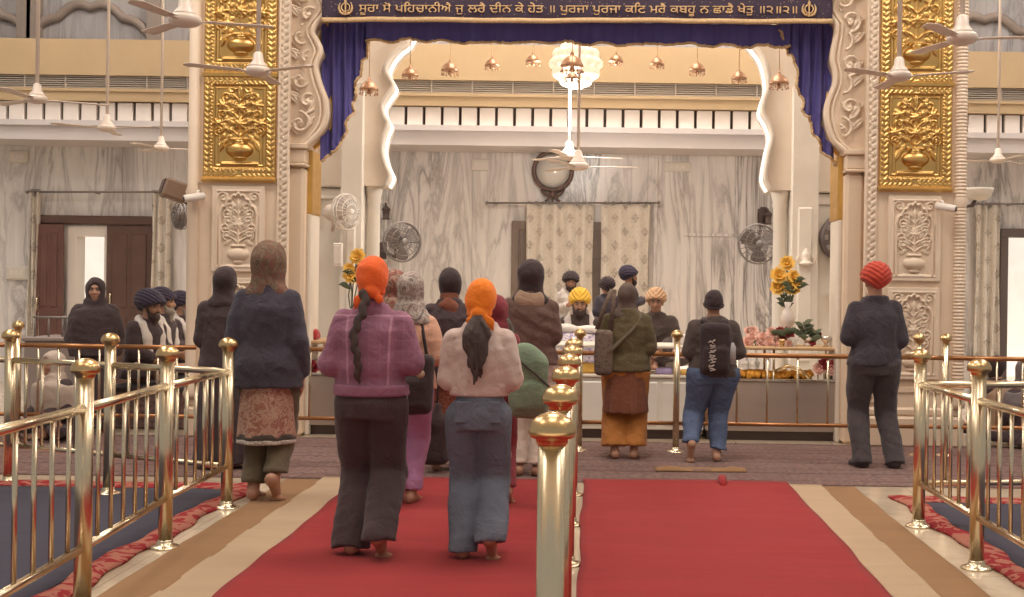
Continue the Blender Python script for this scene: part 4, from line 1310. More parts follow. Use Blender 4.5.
# lanterns, boxes, loudspeakers, cameras
def lantern(label, px, py, Y, s, yb):
    p = at(px, py, Y); root = empty('wall_lantern', p); tag(root, label, 'lantern', 'small dark wall lanterns')
    MB().lathe([(.07 * s, -.12 * s), (.08 * s, -.1 * s), (.055 * s, -.09 * s), (.07 * s, .05 * s), (.09 * s, .06 * s), (.05 * s, .11 * s), (.015 * s, .14 * s), (.01 * s, .17 * s)], 8).build('cage', M_DARKMETAL, root)
    MB().lathe([(.03 * s, -.09 * s), (.05 * s, -.05 * s), (.05 * s, .02 * s), (.03 * s, .05 * s)], 10).build('glass', M_DISC, root)
    MB().tube([(0, 0, .16 * s), (-.05 * s, yb * .5, .2 * s), (-.1 * s, yb, .12 * s)], .012, 6).box(-.13 * s, -.07 * s, yb - .02, yb, -.12 * s, .2 * s).build('bracket', M_DARKMETAL, root)
lantern('small dark lantern on the marble wall above the dark wall fan', 386, 213, DW - .35, .75, .345)
lantern('small dark lantern above the grey wall fan', 768, 218, DW - .35, .75, .345)
def wall_box(label, pa, pya, pb, pyb, Y, d, mat, name='switch_box', cat='box', group='pale boxes on the walls'):
    a, b = at(pa, pya, Y), at(pb, pyb, Y)
    root = empty(name, ((a.x + b.x) / 2, Y, b.z)); tag(root, label, cat, group)
    w, h = (b.x - a.x) / 2, a.z - b.z
    MB().box(-w, w, -d, 0, 0, h, .01).build('case', mat, root)
    MB().box(-w * .8, w * .8, -d - .008, -d + .002, h * .12, h * .88, .004).build('cover', mat, root)
    if w > .08:
        k = MB()
        for x in (-w * .45, 0, w * .45): k.box(x - .02, x + .02, -d - .016, -d - .006, h * .35, h * .65, .003)
        k.build('switches', M_WHITE, root)
wall_box('pale junction box on the marble wall between the fan rods and the ring emblem', 472, 159, 489, 171, DW - .002, .05, M_CREAM2)
wall_box('pale box high on the marble wall at the far edge by the brown door', 11, 151, 29, 163, DW - .002, .06, M_CREAM2)
wall_box('pale switch board beside the open leaf of the brown door', 7, 266, 29, 280, DW - .002, .04, M_CREAM2)
wall_box('small white switch plate by the ring plaque', 829, 288, 838, 302, DA + .0, .03, M_WHITE)
wall_box('pale plate on the marble wall above the printed curtains', 664, 162, 690, 172, DW - .002, .03, M_CREAM2)
wall_box('white notice sheet on the pale strip below the drape near the white fan', 311, 190, 317, 222, DA - .05, .012, M_WHITE, 'notice', 'notice')
wall_box('slim white air sensor case on the inner arch leg below the white fan', 334, 243, 343, 267, DA - .12, .05, M_WHITE)
sp = at(176, 191, 11.5)
spk = empty('loudspeaker', sp); tag(spk, 'tan box loudspeaker tilted down on a bracket by the pillar', 'loudspeaker')
R = Matrix.Rotation(math.radians(-62), 4, 'Z') @ Matrix.Rotation(math.radians(-18), 4, 'X')
m = MB().box(-.1, .1, -.13, .12, -.09, .09, .02); me = m.mesh('cabinet'); me.transform(R); link('cabinet', me, plain('tan speaker cabinet', (152, 128, 110), .5), spk)
me = MB().box(-.085, .085, -.142, -.128, -.075, .075, .008).mesh('grille'); me.transform(R); link('grille', me, plain('dark speaker grille', (96, 78, 70), .7), spk)
MB().tube([(.0, .1, -.05), (.08, .15, -.12), (.22, .18, -.1), (.345, .2, -.02)], .02, 8).build('bracket', M_DARKMETAL, spk)
fl = at(182, 221, 14.0)
fan2 = wall_fan('grey wall fan seen side-on below the tan loudspeaker', 181, 216, 14.4, .16, -.9, (M_GREYMETAL, M_FANBL, plain('taupe motor', (150, 134, 122), .5), M_GREYMETAL), (.3, .35, -.15))
def bullet_camera(label, px, py, Y, rot):
    p = at(px, py, Y); root = empty('security_camera', p); tag(root, label, 'camera', 'security cameras on pillars')
    R = Matrix.Rotation(rot, 4, 'Z') @ Matrix.Rotation(math.radians(12), 4, 'X')
    me = MB().lathe([(.0001, -.11), (.03, -.11), (.035, -.1), (.035, .07), (.025, .08), (.0001, .08)], 14, axis='y').mesh('barrel'); me.transform(R); link('barrel', me, M_WHITE, root)
    me = MB().lathe([(.0001, -.113), (.024, -.113), (.024, -.105)], 12, axis='y').mesh('lens'); me.transform(R); link('lens', me, M_BLACK, root)
    MB().tube([(0, .02, .03), (0, .06, .06), (0, DP - Y, .06)], .012, 6).build('bracket', M_WHITE, root)
bullet_camera('white bullet camera on the carved pillar panel behind the red turban', 944, 207, DP - .12, 1.0)
bullet_camera('small bullet camera on the carved pillar panel behind the black-clad woman', 196, 197, DP - .12, -1.0)
lp = at(978, 195, 13.4)
lm = empty('wall_lamp', lp); tag(lm, 'pale trough lamp on a dark curved arm past the red-turbaned man\'s pillar', 'wall lamp')
MB().lathe([(.0001, -.065), (.09, -.055), (.14, -.01), (.165, .05), (.17, .075), (.155, .075), (.13, .0), (.0001, -.03)], 24).build('shade', M_CREAM2, lm)
MB().tube([(-.02, 0, -.03), (-.06, 0, -.12), (-.15, 0, -.13), (-.2, 0, -.04), (-.2, .05, .02)], .022, 8).build('arm', M_DARKMETAL, lm)
scn = at(806, 264, DA - .12)
sco = empty('wall_sconce', scn); tag(sco, 'small cream carved sconce on the inner arch leg above the yellow flowers', 'sconce')
MB().lathe([(.02, -.02), (.09, 0), (.07, .02), (.04, .04), (.055, .09), (.045, .13), (.015, .17), (.0001, .19)], 10).build('bowl', M_CREAM, sco)
MB().tube([(-.08, .0, .0), (-.1, .02, .06), (-.07, .04, .1)], .014, 6).tube([(.08, .0, .0), (.1, .02, .06), (.07, .04, .1)], .014, 6).build('scrolls', M_CREAM, sco)
# ---------------------------------------------------------------- counters behind the railing
YK = 11.3
def px_x(px, Y=YK, py=380): return at(px, py, Y).x
def counter(name, label, pa, pb, kind):
    a, b = px_x(pa), px_x(pb)
    root = empty(name, ((a + b) / 2, YK, 0)); tag(root, label, 'counter', 'counters behind the copper railing')
    w = (b - a) / 2
    MB().box(-w + .02, w - .02, .06, .7, 0, .09).build('plinth', M_DARKMETAL if kind else plain('dark plinth', (84, 66, 62), .7), root)
    if kind == 'steel':
        MB().box(-w, w, 0, .72, .09, .56, .01).build('cabinet', M_STEEL, root)
        MB().box(-w - .01, w + .01, -.015, .74, .56, .585, .006).build('tray_top', M_CHROME, root)
    else:
        c = MB().box(-w, w, 0, .72, .09, .58, .01)
        n = max(2, round(2 * w / .42))
        for i in range(n):
            x0 = -w + 2 * w * i / n + .02; x1 = -w + 2 * w * (i + 1) / n - .02
            c.box(x0, x1, -.015, .01, .14, .54, .012)
        c.build('cabinet', M_CREAM2, root)
        MB().box(-w - .01, w + .01, -.02, .74, .58, .605, .006).build('tray_top', M_CREAM, root)
    t = MB()
    n = max(2, round(2 * w / .55))
    for i in range(n + 1):
        x = -w + .03 + (2 * w - .06) * i / n
        for y in (.06, .66): t.tube([(x, y, .58), (x, y, .86)], .012, 8)
    t.build('shelf_supports', M_BRASS, root)
    MB().box(-w, w, .02, .72, .855, .885, .008).build('shelf_top', M_CREAM if kind != 'steel' else plain('tan shelf', (196, 160, 118), .45), root)
    return root
counter('steel_counter', 'steel counter with a strip of marigolds, under the yellow flowers', 706, 843, 'steel')
counter('white_counter', 'white panelled counter in front of the yellow-turbaned reader', 440, 704, '')
counter('steel_counter', 'steel counter beyond the navy jacket, next to the pillar', 305, 438, 'steel')

rngf = random.Random(11)
def bloom_mesh(r, n_rings=3, seed=0):
    rg = random.Random(seed); m = MB()
    for ring in range(n_rings):
        n = 6 + ring
        op = .35 + .42 * ring
        for k in range(n):
            a = 2 * PI * k / n + ring * .5 + rg.uniform(-.1, .1)
            L = r * (.6 + .22 * ring)
            def fn(u, v):
                s = (v - .5) * 1.5 * math.sin(PI * (.18 + .75 * u)) * .75
                rad = L * u * math.sin(op) ; zz = L * (u * math.cos(op) + .12 * u * u * (1 - 2 * (ring == n_rings - 1)))
                return ((rad + .02 * r) * math.cos(a) - s * L * math.sin(a) * .8, (rad + .02 * r) * math.sin(a) + s * L * math.cos(a) * .8, zz - r * .3)
            m.grid(fn, 4, 3)
    m.ball((0, 0, -r * .1), r * .28, 8, 6)
    return m.mesh('bloom')
BL = {}
def flower(label, p, r, mat, base, group, face=(0, -1, .5), leaf=True, seed=0):
    root = empty('flower', base); tag(root, label, 'flower', group)
    key = (round(r, 3), seed % 3)
    if key not in BL: BL[key] = bloom_mesh(r, 3, seed % 3)
    me = BL[key].copy(); me.materials.clear()
    d = Vector(p) - Vector(base)
    q = Vector(face).normalized().to_track_quat('Z', 'Y').to_euler()
    o = link('bloom', me, mat, root, d); o.rotation_euler = q
    mid = d * .5 + Vector((rngf.uniform(-.03, .03), 0, 0))
    MB().tube([(0, 0, 0), mid, d], .006, 6).build('stem', M_LEAF, root)
    if leaf:
        m = MB()
        for sg in (-1, 1):
            c = d * (.82 if sg > 0 else .68)
            m.grid(lambda u, v: (c.x + sg * .12 * u, c.y - .02 - .03 * u, c.z + .04 * math.sin(u * 2.2) + (v - .5) * .06 * math.sin(PI * min(1, u + .08))), 6, 3, True, (0, .003, 0))
        m.build('leaf', M_LEAF, root)
    return root
def vase(label, px, py, Y, h, r, mat, name='vase'):
    p = at(px, py, Y)
    root = MB().lathe([(.0001, 0), (r * .8, 0), (r * .85, .015), (r * .35, .05), (r * .3, h * .3), (r * .9, h * .5), (r, h * .62), (r * .75, h * .76), (r * .35, h * .88), (r * .55, h), (r * .45, h), (r * .28, h * .88), (r * .3, h * .5), (.0001, h * .4)], 22).build(name, mat, None, p)
    tag(root, label, 'vase', 'flower vases on the counters'); return root
M_PORC = plain('pale porcelain', (228, 216, 204), .25, 0, .04, 8)
YT = YK + .45
zs_ = .886
vx_ = at(787, 300, YT)
v1 = vase('tall pale footed vase holding the yellow flowers', 787, 352, YT, at(787, 302, YT).z - zs_, .075, M_PORC); v1.location.z = zs_
vt = Vector((vx_.x, YT, at(787, 312, YT).z))
for i, (fx, fy, r) in enumerate(((787, 263, .068), (779, 275, .075), (794, 276, .06), (778, 287, .07), (792, 286, .078), (798, 283, .055))):
    w_ = ['topmost yellow flower of the bouquet in the tall vase', 'yellow flower in the middle of the bouquet, near the grey wall fan', 'yellow flower tucked behind the leaf in the tall vase bouquet', 'lowest yellow flower of the bouquet on the grey fan side', 'large yellow flower low in the bouquet facing the railing', 'small yellow flower on the outer edge of the bouquet towards the pillar'][i]
    flower(w_, at(fx, fy, YT - .03 * (i % 3)), r * 1.22, M_YELLOW, vt, 'yellow flowers in the tall vase', (.3 * (i % 3 - 1), -1, .35), i in (2, 5), i)
# dark leaf sprigs below the yellow blooms
def sprig(label, base, tip, n, L, seed, mat=None, group='leaf sprigs on the counters', cat='leaf sprig'):
    rg = random.Random(seed); root = empty('leaf_sprig', base); tag(root, label, cat, group)
    d = Vector(tip) - Vector(base)
    MB().tube([(0, 0, 0), d * .5 + Vector((.02, 0, 0)), d], .006, 6).build('stem', M_LEAF, root)
    m = MB()
    for i in range(n):
        t = .25 + .75 * i / n; c = d * t; a = rg.uniform(-.9, .9) + (PI if i % 2 else 0)
        m.grid(lambda u, v: (c.x + L * u * math.cos(a), c.y + (v - .5) * .05 * math.sin(PI * min(1, u + .1)), c.z + L * .6 * u * abs(math.sin(a)) + .3 * L * u + (v - .5) * .05 * math.sin(PI * min(1, u + .1))), 5, 3, True, (0, .003, 0))
    m.build('leaves', mat or M_LEAF, root); return root
sprig('dark leaves under the yellow flowers at the vase neck', vt, at(783, 294, YT), 7, .09, 3)
# pink rose heap, red bouquets
def heap(label, name, pxs, Y, mat, r, n, seed, group, z0=.886):
    rg = random.Random(seed)
    for i in range(n):
        t = i / max(1, n - 1)
        px = pxs[0] + (pxs[1] - pxs[0]) * ((i * .618) % 1.0); lay = (i % 3)
        x = at(px, 345, Y).x
        p = Vector((x, Y + rg.uniform(-.08, .08), z0 + r * .7 + lay * r * .8))
        flower(label, p, r * rg.uniform(.85, 1.1), mat, (x, p.y, z0), group, (rg.uniform(-.4, .4), -1, .6), False, i)
heap('peach pink rose in the heap on the shelf beside the boy in black', 'rose', (747, 772), YK + .25, M_ROSEPINK, .06, 11, 1, 'peach pink roses heaped on the shelf')
bx = at(783, 345, YK + .2)
for i, (fx, fy) in enumerate(((780, 331), (787, 331), (783, 337), (790, 334), (777, 337))):
    flower('dark red flower in the cluster below the tall pale vase', at(fx, fy, YK + .2), .05, M_ROSERED, (bx.x, YK + .2, .886), 'dark red flowers below the tall vase', (.2 * (i - 2), -1, .4), i < 2, i)
for i, (fx, fy) in enumerate(((775, 335), (776, 342), (789, 344))):
    flower('pink bloom beside the dark red flower cluster', at(fx, fy, YK + .18), .045, M_ROSEPINK, (at(fx, 345, YK + .18).x, YK + .18, .886), 'pink blooms by the dark red cluster', (.1, -1, .3), False, i)
vb_ = at(807, 345, YK + .3)
v2 = vase('short pale vase with a red rose and dark leaves near the pillar', 807, 350, YK + .3, .11, .05, M_PORC); v2.location.z = .886
flower('red rose with dark leaves near the pillar with the ring plaque', at(811, 341, YK + .28), .058, M_ROSERED, (vb_.x, YK + .3, .95), 'red rose near the pillar', (.1, -1, .3), True, 2)
for (tx, ty, n, L, sd, lb) in ((803, 322, 7, .1, 1, 'tall dark leaf sprig rising over the red rose'), (818, 332, 6, .08, 2, 'dark leaf sprig leaning towards the red-turbaned man from the rose vase'), (801, 334, 8, .1, 5, 'low dark leaf sprig spreading beside the red rose')):
    sprig(lb, (vb_.x, YK + .3, .95), at(tx, ty, YK + .3), n, L, sd)
flower('small red bud at the far end of the shelf near the red-turbaned man', at(819, 334, YK + .3), .03, M_ROSERED, (vb_.x + .04, YK + .3, .93), 'small red bud', (.1, -1, .3), False, 1)
def trinket(label, px, Y, h, r, mat, name='glass_bowl', cat='bowl', group='small glass and silver vessels'):
    x = at(px, 345, Y).x
    o = MB().lathe([(.0001, 0), (r * .6, 0), (r * .3, h * .25), (r * .5, h * .4), (r, h * .7), (r * .95, h), (r * .8, h), (r * .8, h * .75), (.0001, h * .5)], 16).build(name, mat, None, (x, Y, zs_))
    tag(o, label, cat, group)
trinket('small silver bowl at the pillar end of the flower shelf', 826, YK + .2, .1, .05, M_CHROME)
trinket('pale glass bowl between the dark red cluster and the red rose', 794, YK + .15, .09, .05, M_GLASS)
trinket('small gold cup standing before the dark red flower cluster', 782, YK + .1, .07, .035, M_CAP, 'gold_cup', 'cup')
# marigold strip and fruit on the steel tray
mg = MB(); rg = random.Random(5)
x0, x1 = px_x(722), px_x(816)
for i in range(260):
    mg.ball((rg.uniform(x0, x1), YK + .1 + rg.uniform(0, .28), .6 + rg.uniform(0, .035)), rg.uniform(.02, .032), 7, 5)
tag(mg.build('marigold_strip', M_MARIGOLD), 'strip of yellow orange marigolds laid along the steel counter', 'marigolds', None, 'stuff')
for i, (px, c) in enumerate(((820, M_ROSEPINK), (826, M_ROSERED), (832, M_ROSEPINK), (838, M_ROSERED), (834, M_ROSEPINK))):
    x = px_x(px)
    flower(['pale pink bloom next to the marigold strip', 'red bloom second from the marigold strip', 'pale pink bloom between the two red blooms on the steel counter', 'red bloom at the pillar end of the steel counter', 'pink bloom behind the last red bloom of the steel counter'][i], (x, YK + (.08 if i < 4 else .2), .68 + .05 * (i % 2)), .065, c, (x, YK + .1, .587), 'blooms at the end of the steel counter', (0, -1, .4), False, i)
# marigold stalk arching over the tray
tag(MB().tube([at(775, 372, YK + .08), at(787, 366, YK + .06), at(800, 370, YK + .05), at(812, 381, YK + .06)], .018, 8).build('brass_arc', M_CAP), 'curved brass handle arching over the marigold strip', 'handle')
# left counter: red cloth, flowers
heap('orange yellow bloom on the steel counter beyond the navy jacket', 'bloom', (326, 342), YK + .12, M_YELLOW, .06, 5, 3, 'orange yellow blooms beyond the navy jacket', .587)
heap('red bloom on the steel counter next to the navy jacket', 'bloom', (304, 318), YK + .12, M_ROSERED, .055, 5, 4, 'red blooms next to the navy jacket', .587)
v3 = vase('pale vase with yellow flowers partly behind the purple jacket', 351, 352, YK + .35, .3, .06, M_PORC); v3.location.z = zs_
vt3 = Vector((v3.location.x, YK + .35, zs_ + .22))
for i, (fx, fy, r) in enumerate(((357, 256, .072), (351, 275, .072), (349, 268, .05), (359, 277, .06))):
    flower(['topmost yellow flower beside the orange scarf of the purple jacket', 'lowest yellow flower beside the orange scarf of the purple jacket', 'small yellow flower between the two larger ones by the purple jacket', 'yellow flower mostly behind the orange scarf of the purple jacket'][i], at(fx, fy, YK + .3), r * 1.2, M_YELLOW, vt3, 'yellow flowers beside the purple jacket', (-.2 + .2 * i, -1, .35), i < 2, i)
# offerings on the white counter
def bundle(label, px, w, d, h, z, mat, name='folded_cloth', cat='cloth', seed=0, Y=YK + .2, group='folded offering cloths on the counter'):
    x = at(px, 360, Y).x
    s = SDF((-w, -d, -.01), (w, d, h * 1.3), .01)
    s.rbox((0, 0, h / 2), (w * .9, d * .9, h / 2), .03, .02)
    s.disp(.006, 30, seed, (1, 1, 2))
    tag(s.build(name, mat, None, (x, Y, z)), label, cat, group)
M_LILAC = fabric('lilac cloth', (170, 152, 190)); M_WHCL = fabric('white cloth', (222, 212, 204)); M_YEL = fabric('yellow cloth', (222, 176, 90)); M_REDC = fabric('red cloth', (170, 60, 62))
bundle('lilac folded cloth on the white counter between olive coat and boy', 664, .09, .1, .06, .606, M_LILAC, seed=1)
bundle('white folded cloth on the white counter next to the lilac cloth', 671, .05, .1, .1, .606, M_WHCL, seed=2, Y=YK + .36)
bundle('yellow folded cloth on the white counter beside the centre railing', 588, .09, .1, .1, .606, M_YEL, seed=3)
bundle('yellow cloth strip on the white counter near the boy in black', 690, .1, .1, .05, .606, M_YEL, seed=5, Y=YK + .12)
bundle('red cloth bundle on the steel counter beyond the navy jacket', 311, .08, .1, .1, .887, M_REDC, seed=4)
bundle('white cloth heap at the edge of the reading desk near the tan turban', 682, .1, .1, .1, .887, M_WHCL, seed=6)
# reading desk with patterned cloths
Yd = 12.5
t = NT('purple white patterned cloth'); v = t.coord()
n_ = t.noise(t.coord(scale=(1, 1, 1.6)), 26, 4, .6)
M_RUMAL = t.bsdf(t.ramp(n_, [(.38, lin((140, 118, 160))), (.5, lin((206, 194, 200))), (.65, lin((226, 218, 210)))]), .8, 0, n_, .3, .01)
da, db = at(545, 330, Yd).x, at(603, 330, Yd).x
dk = empty('reading_desk', ((da + db) / 2, Yd, 0)); tag(dk, 'reading desk draped in purple and white patterned cloth before the yellow-turbaned reader', 'desk')
zt_ = at(575, 332, Yd).z
s = SDF((-.4, -.3, 0), (.4, .3, zt_ + .1), .015)
hw = (db - da) / 2
s.loft([(0.01, hw * 1.08, .22, 0), (zt_ - .1, hw, .2, 0), (zt_ - .02, hw * .97, .17, .02), (zt_, hw * .9, .12, .03)], pleat=(11, .03, zt_ - .1, 1.0))
s.build('drape', M_RUMAL, dk)
s = SDF((-.35, -.2, 0), (.35, .25, .16), .012); s.rbox((0, 0, .04), (hw * .8, .12, .035), .03); s.ell((-.08, -.02, .06), (.1, .1, .04)); s.disp(.006, 26, 3)
s.build('folded_cover', M_WHCL, dk, (0, 0, zt_ - .01))
# gold tray at reader
# ---------------------------------------------------------------- people: one continuous body, clothes as children
V3 = lambda *a: np.array(a, float)
def ik(a, b, l1, l2, pole):
    d = b - a; L = np.linalg.norm(d); L = min(L, (l1 + l2) * .999)
    u = d / np.linalg.norm(d)
    x = (l1 * l1 - l2 * l2 + L * L) / (2 * L); h = math.sqrt(max(l1 * l1 - x * x, 0))
    p = pole - u * (pole @ u); p = p / (np.linalg.norm(p) + 1e-9)
    return a + u * x + p * h
class Person: pass
def make_person(label, x, y, S, rotz=0.0, skin=None, wide=1.0, feet=None, hips=None, lean=0.0, head=(0, 0), arms=None, seat=None, z0=0.0, h=.0085, eyes=False, group='people in the hall', twist=0.0):
    """feet: {'l':(dx, dy, pitch_deg)} toe-ball position on the floor, local +y is forward; arms: {'l':(elbow, wrist)} as fractions of S"""
    P = Person(); P.S = S; P.z0 = z0
    W = wide
    P.W = W
    hz = .515 * S if seat is None else seat
    P.hz = hz
    fw = V3(0, 1, 0); up = V3(0, 0, 1)
    ln = math.radians(lean)
    def tor(fx, fy, fz):            # torso point given as height fraction above standing hips
        dz = (fz - .515) * S
        return V3(fx * S * 1.0, fy * S + dz * math.sin(ln), hz + dz * math.cos(ln))
    P.tor = tor
    P.hip = {s: V3(sg * .052 * S * W, 0, hz - .005 * S) for s, sg in (('l', -1), ('r', 1))}
    P.knee, P.ank, P.ball, P.heel, P.fdir = {}, {}, {}, {}, {}
    feet = feet or {'l': (-.055, .03, 0), 'r': (.055, .03, 0)}
    for s in 'lr':
        dx, dy, pit = feet[s][:3]; dz = feet[s][3] if len(feet[s]) > 3 else 0
        out = (-1 if s == 'l' else 1) * .12
        f0 = V3(math.sin(out), math.cos(out), 0)
        pt = math.radians(pit)
        ball = V3(dx * S, dy * S, .014 * S + dz * S)
        back = -f0 * math.cos(pt) + up * math.sin(pt)
        heel = ball + back * .105 * S
        nrm = f0 * math.sin(pt) + up * math.cos(pt)
        ank = heel + nrm * .042 * S - back * .022 * S
        P.ball[s], P.heel[s], P.ank[s] = ball, heel + nrm * .006 * S, ank
        P.fdir[s] = (f0, back, nrm)
        P.knee[s] = ik(P.hip[s], ank, .245 * S, .243 * S, V3(0 + (feet[s][4] if len(feet[s]) > 4 else 0), 1, 0.1))
    P.sh = {s: tor(sg * .084 * W, -.004, .785) for s, sg in (('l', -1), ('r', 1))}
    arms = arms or {}
    P.elb, P.wri = {}, {}
    for s, sg in (('l', -1), ('r', 1)):
        e, w = arms.get(s, ((.112, -.02, .655), (.06, .13, .69)))
        P.elb[s] = tor(sg * e[0] * W, e[1], e[2]); P.wri[s] = tor(sg * w[0] * W, w[1], w[2])
    P.nk = tor(0, -.008, .84)
    hy, hp = math.radians(head[0]), math.radians(head[1])
    R = np.array(Matrix.Rotation(hy, 3, 'Z') @ Matrix.Rotation(hp, 3, 'X'))
    P.R = R
    hs = S / 1.62 if S > 1.5 else (S / 1.62) * .6 + .4 * (1.52 / 1.62)
    P.hs = hs
    P.hc = P.nk + R @ V3(0, .018 * S, .085 * S)
    P.hx = lambda a, b, c: P.hc + R @ (V3(a, b, c) * hs)
    # ---- body
    allp = list(P.knee.values()) + list(P.ball.values()) + list(P.heel.values()) + list(P.elb.values()) + list(P.wri.values()) + [P.hc, P.hip['l'], P.hip['r']]
    lo = np.min(allp, 0) - .2; hi = np.max(allp, 0) + .2
    lo[2] = min(P.ball['l'][2], P.ball['r'][2]) - .05; hi[2] = P.hc[2] + .16 * hs
    P.lo, P.hi = lo, hi
    b = SDF(lo, hi, h)
    T = [(.50, .074, .05), (.54, .076, .05), (.60, .066, .046), (.70, .074, .052), (.76, .078, .05), (.785, .07, .042), (.81, .05, .034), (.84, .034, .032)]
    for (a0, r0, d0), (a1, r1, d1) in zip(T[:-1], T[1:]):
        b.cone(tor(0, 0, a0), tor(0, 0, a1), r0 * S * W, r1 * S * W, .03, (1, d0 / r0, .6))
    b.cone(P.nk - V3(0, 0, .03 * S), P.hx(0, -.012, -.05), .036 * S, .034 * S, .03)
    Rm = R
    b.ell(P.hx(0, -.014, .028), V3(.073, .094, .088) * hs, .02, Rm)
    b.ell(P.hx(0, .026, -.028), V3(.055, .062, .078) * hs, .025, Rm)
    b.ell(P.hx(0, .06, -.088), V3(.024, .022, .02) * hs, .02, Rm)
    b.cone(P.hx(0, .084, .014), P.hx(0, .106, -.022), .009 * hs, .014 * hs, .012)
    b.ell(P.hx(0, .1, -.03), V3(.018, .012, .009) * hs, .008, Rm)
    b.ell(P.hx(0, .080, .032), V3(.045, .016, .01) * hs, .015, Rm)
    b.ell(P.hx(0, .084, -.052), V3(.024, .012, .006) * hs, .006, Rm); b.ell(P.hx(0, .083, -.064), V3(.02, .012, .007) * hs, .006, Rm)
    for sg in (-1, 1):
        b.ell(P.hx(sg * .074, -.006, -.008), V3(.011, .022, .033) * hs, .008, Rm)
        b.ell(P.hx(sg * .036, .062, -.022), V3(.024, .024, .022) * hs, .02, Rm)
        b.ell(P.hx(sg * .031, .094, .012), V3(.017, .012, .010) * hs, .012, Rm, sub=True)
    for s, sg in (('l', -1), ('r', 1)):
        b.chain([P.sh[s], P.elb[s], P.wri[s]], [.034 * S, .026 * S, .017 * S], .02)
        d = P.wri[s] - P.elb[s]; d /= np.linalg.norm(d)
        sd = V3(sg, 0, 0) - d * (d[0] * sg)
        if np.linalg.norm(sd) < .2: sd = V3(0, 1, 0) - d * d[1]
        sd /= np.linalg.norm(sd)
        across = np.cross(d, sd); across /= np.linalg.norm(across)     # knuckle line direction
        if across[2] < 0: across = -across                            # thumb side up
        q = hs
        pc = P.wri[s] + d * .05 * q
        M = np.stack([across, d, np.cross(across, d)], 1)
        b.rbox(pc, (.036 * q, .045 * q, .013 * q), .012 * q, .012, M)
        inw = -sd
        for k, L in enumerate((.066, .078, .072, .056)):
            o = (.0275 - .0183 * k) * q
            r0 = P.wri[s] + d * .088 * q + across * o
            r1 = r0 + (d * .9 + inw * .3 + across * (.12 - .08 * k)) * L * .5 * q
            r2 = r1 + (d * .7 + inw * .65) * L * .5 * q
            b.chain([r0, r1, r2], [.0088 * q, .0083 * q, .0068 * q], .004)
        t0 = P.wri[s] + d * .03 * q + across * .032 * q; t1 = t0 + (across * .7 + d * .6 + inw * .2) * .036 * q; t2 = t1 + (d * .9 + inw * .3) * .03 * q
        b.chain([t0, t1, t2], [.012 * q, .0098 * q, .008 * q], .006)
        b.chain([P.hip[s], P.knee[s], P.ank[s]], [.040 * S * W, .022 * S, .020 * S], .008)
        mid = P.knee[s] * .65 + P.ank[s] * .35 - V3(0, .012 * S, 0)
        b.ell(mid, (.024 * S, .026 * S, .06 * S), .012)
        f0, back, nrm = P.fdir[s]
        H, B = P.heel[s], P.ball[s]
        b.ell(H + nrm * .008 * S, .0225 * S, .015)
        b.cone(H + nrm * .012 * S, B, .021 * S, .013 * S, .02); b.cone(P.ank[s], B + nrm * .006 * S, .023 * S, .012 * S, .02)
        lat = np.cross(f0, up)
        for k in range(5):
            o = (-.024 + .012 * k) * S * (1 if s == 'r' else -1)
            tb = B + lat * o * .9; tl = (.036 - .004 * abs(k - (0.4))) * S
            b.cone(B * .4 + tb * .6 - f0 * .012 * S, tb + f0 * tl - V3(0, 0, .006 * S), .0115 * S, (.0095 if k == 0 else .0072) * S, .006)
    me = b.mesh('person')
    P.o = link('person', me, skin or M_SKIN, None, (x, y, z0), rotz)
    tag(P.o, label, 'person', group)
    P.nrm_feet = P.fdir
    if eyes:
        for sg in (-1, 1):
            e = MB().ball(P.hx(sg * .031, .079, .012), .0135 * hs, 10, 7).build('eye', M_EYE, P.o)
            MB().ball(P.hx(sg * .031, .0895, .012), .006 * hs, 8, 5).build('iris', M_IRIS, e)
            MB().tube([P.hx(sg * .014, .096, .028), P.hx(sg * .032, .094, .034), P.hx(sg * .05, .08, .028)], .0045 * hs, 6).build('eyebrow', M_HAIR, P.o)
    return P
def rx(P, tab, t=0.0):
    """table of (height fraction, half width frac, half depth frac[, y frac]) -> loft rows along the torso in metres"""
    out = []
    for r in tab:
        c = P.tor(0, (r[3] if len(r) > 3 else 0), r[0])
        out.append((c[2], r[1] * P.S * P.W + t, r[2] * P.S + t, c[1]))
    return out
TOP = [(.46, .100, .076), (.52, .102, .080), (.60, .092, .068), (.70, .099, .074), (.755, .104, .070), (.785, .090, .056), (.812, .066, .045), (.832, .050, .042), (.85, .042, .042)]
def grid_for(P, zlo, zhi, h=.011, ex=.1):
    lo = P.lo.copy() - ex; hi = P.hi.copy() + ex
    lo[2] = zlo - .03; hi[2] = zhi + .03
    return SDF(lo, hi, h)
def zf(P, f): return P.tor(0, 0, f)[2]
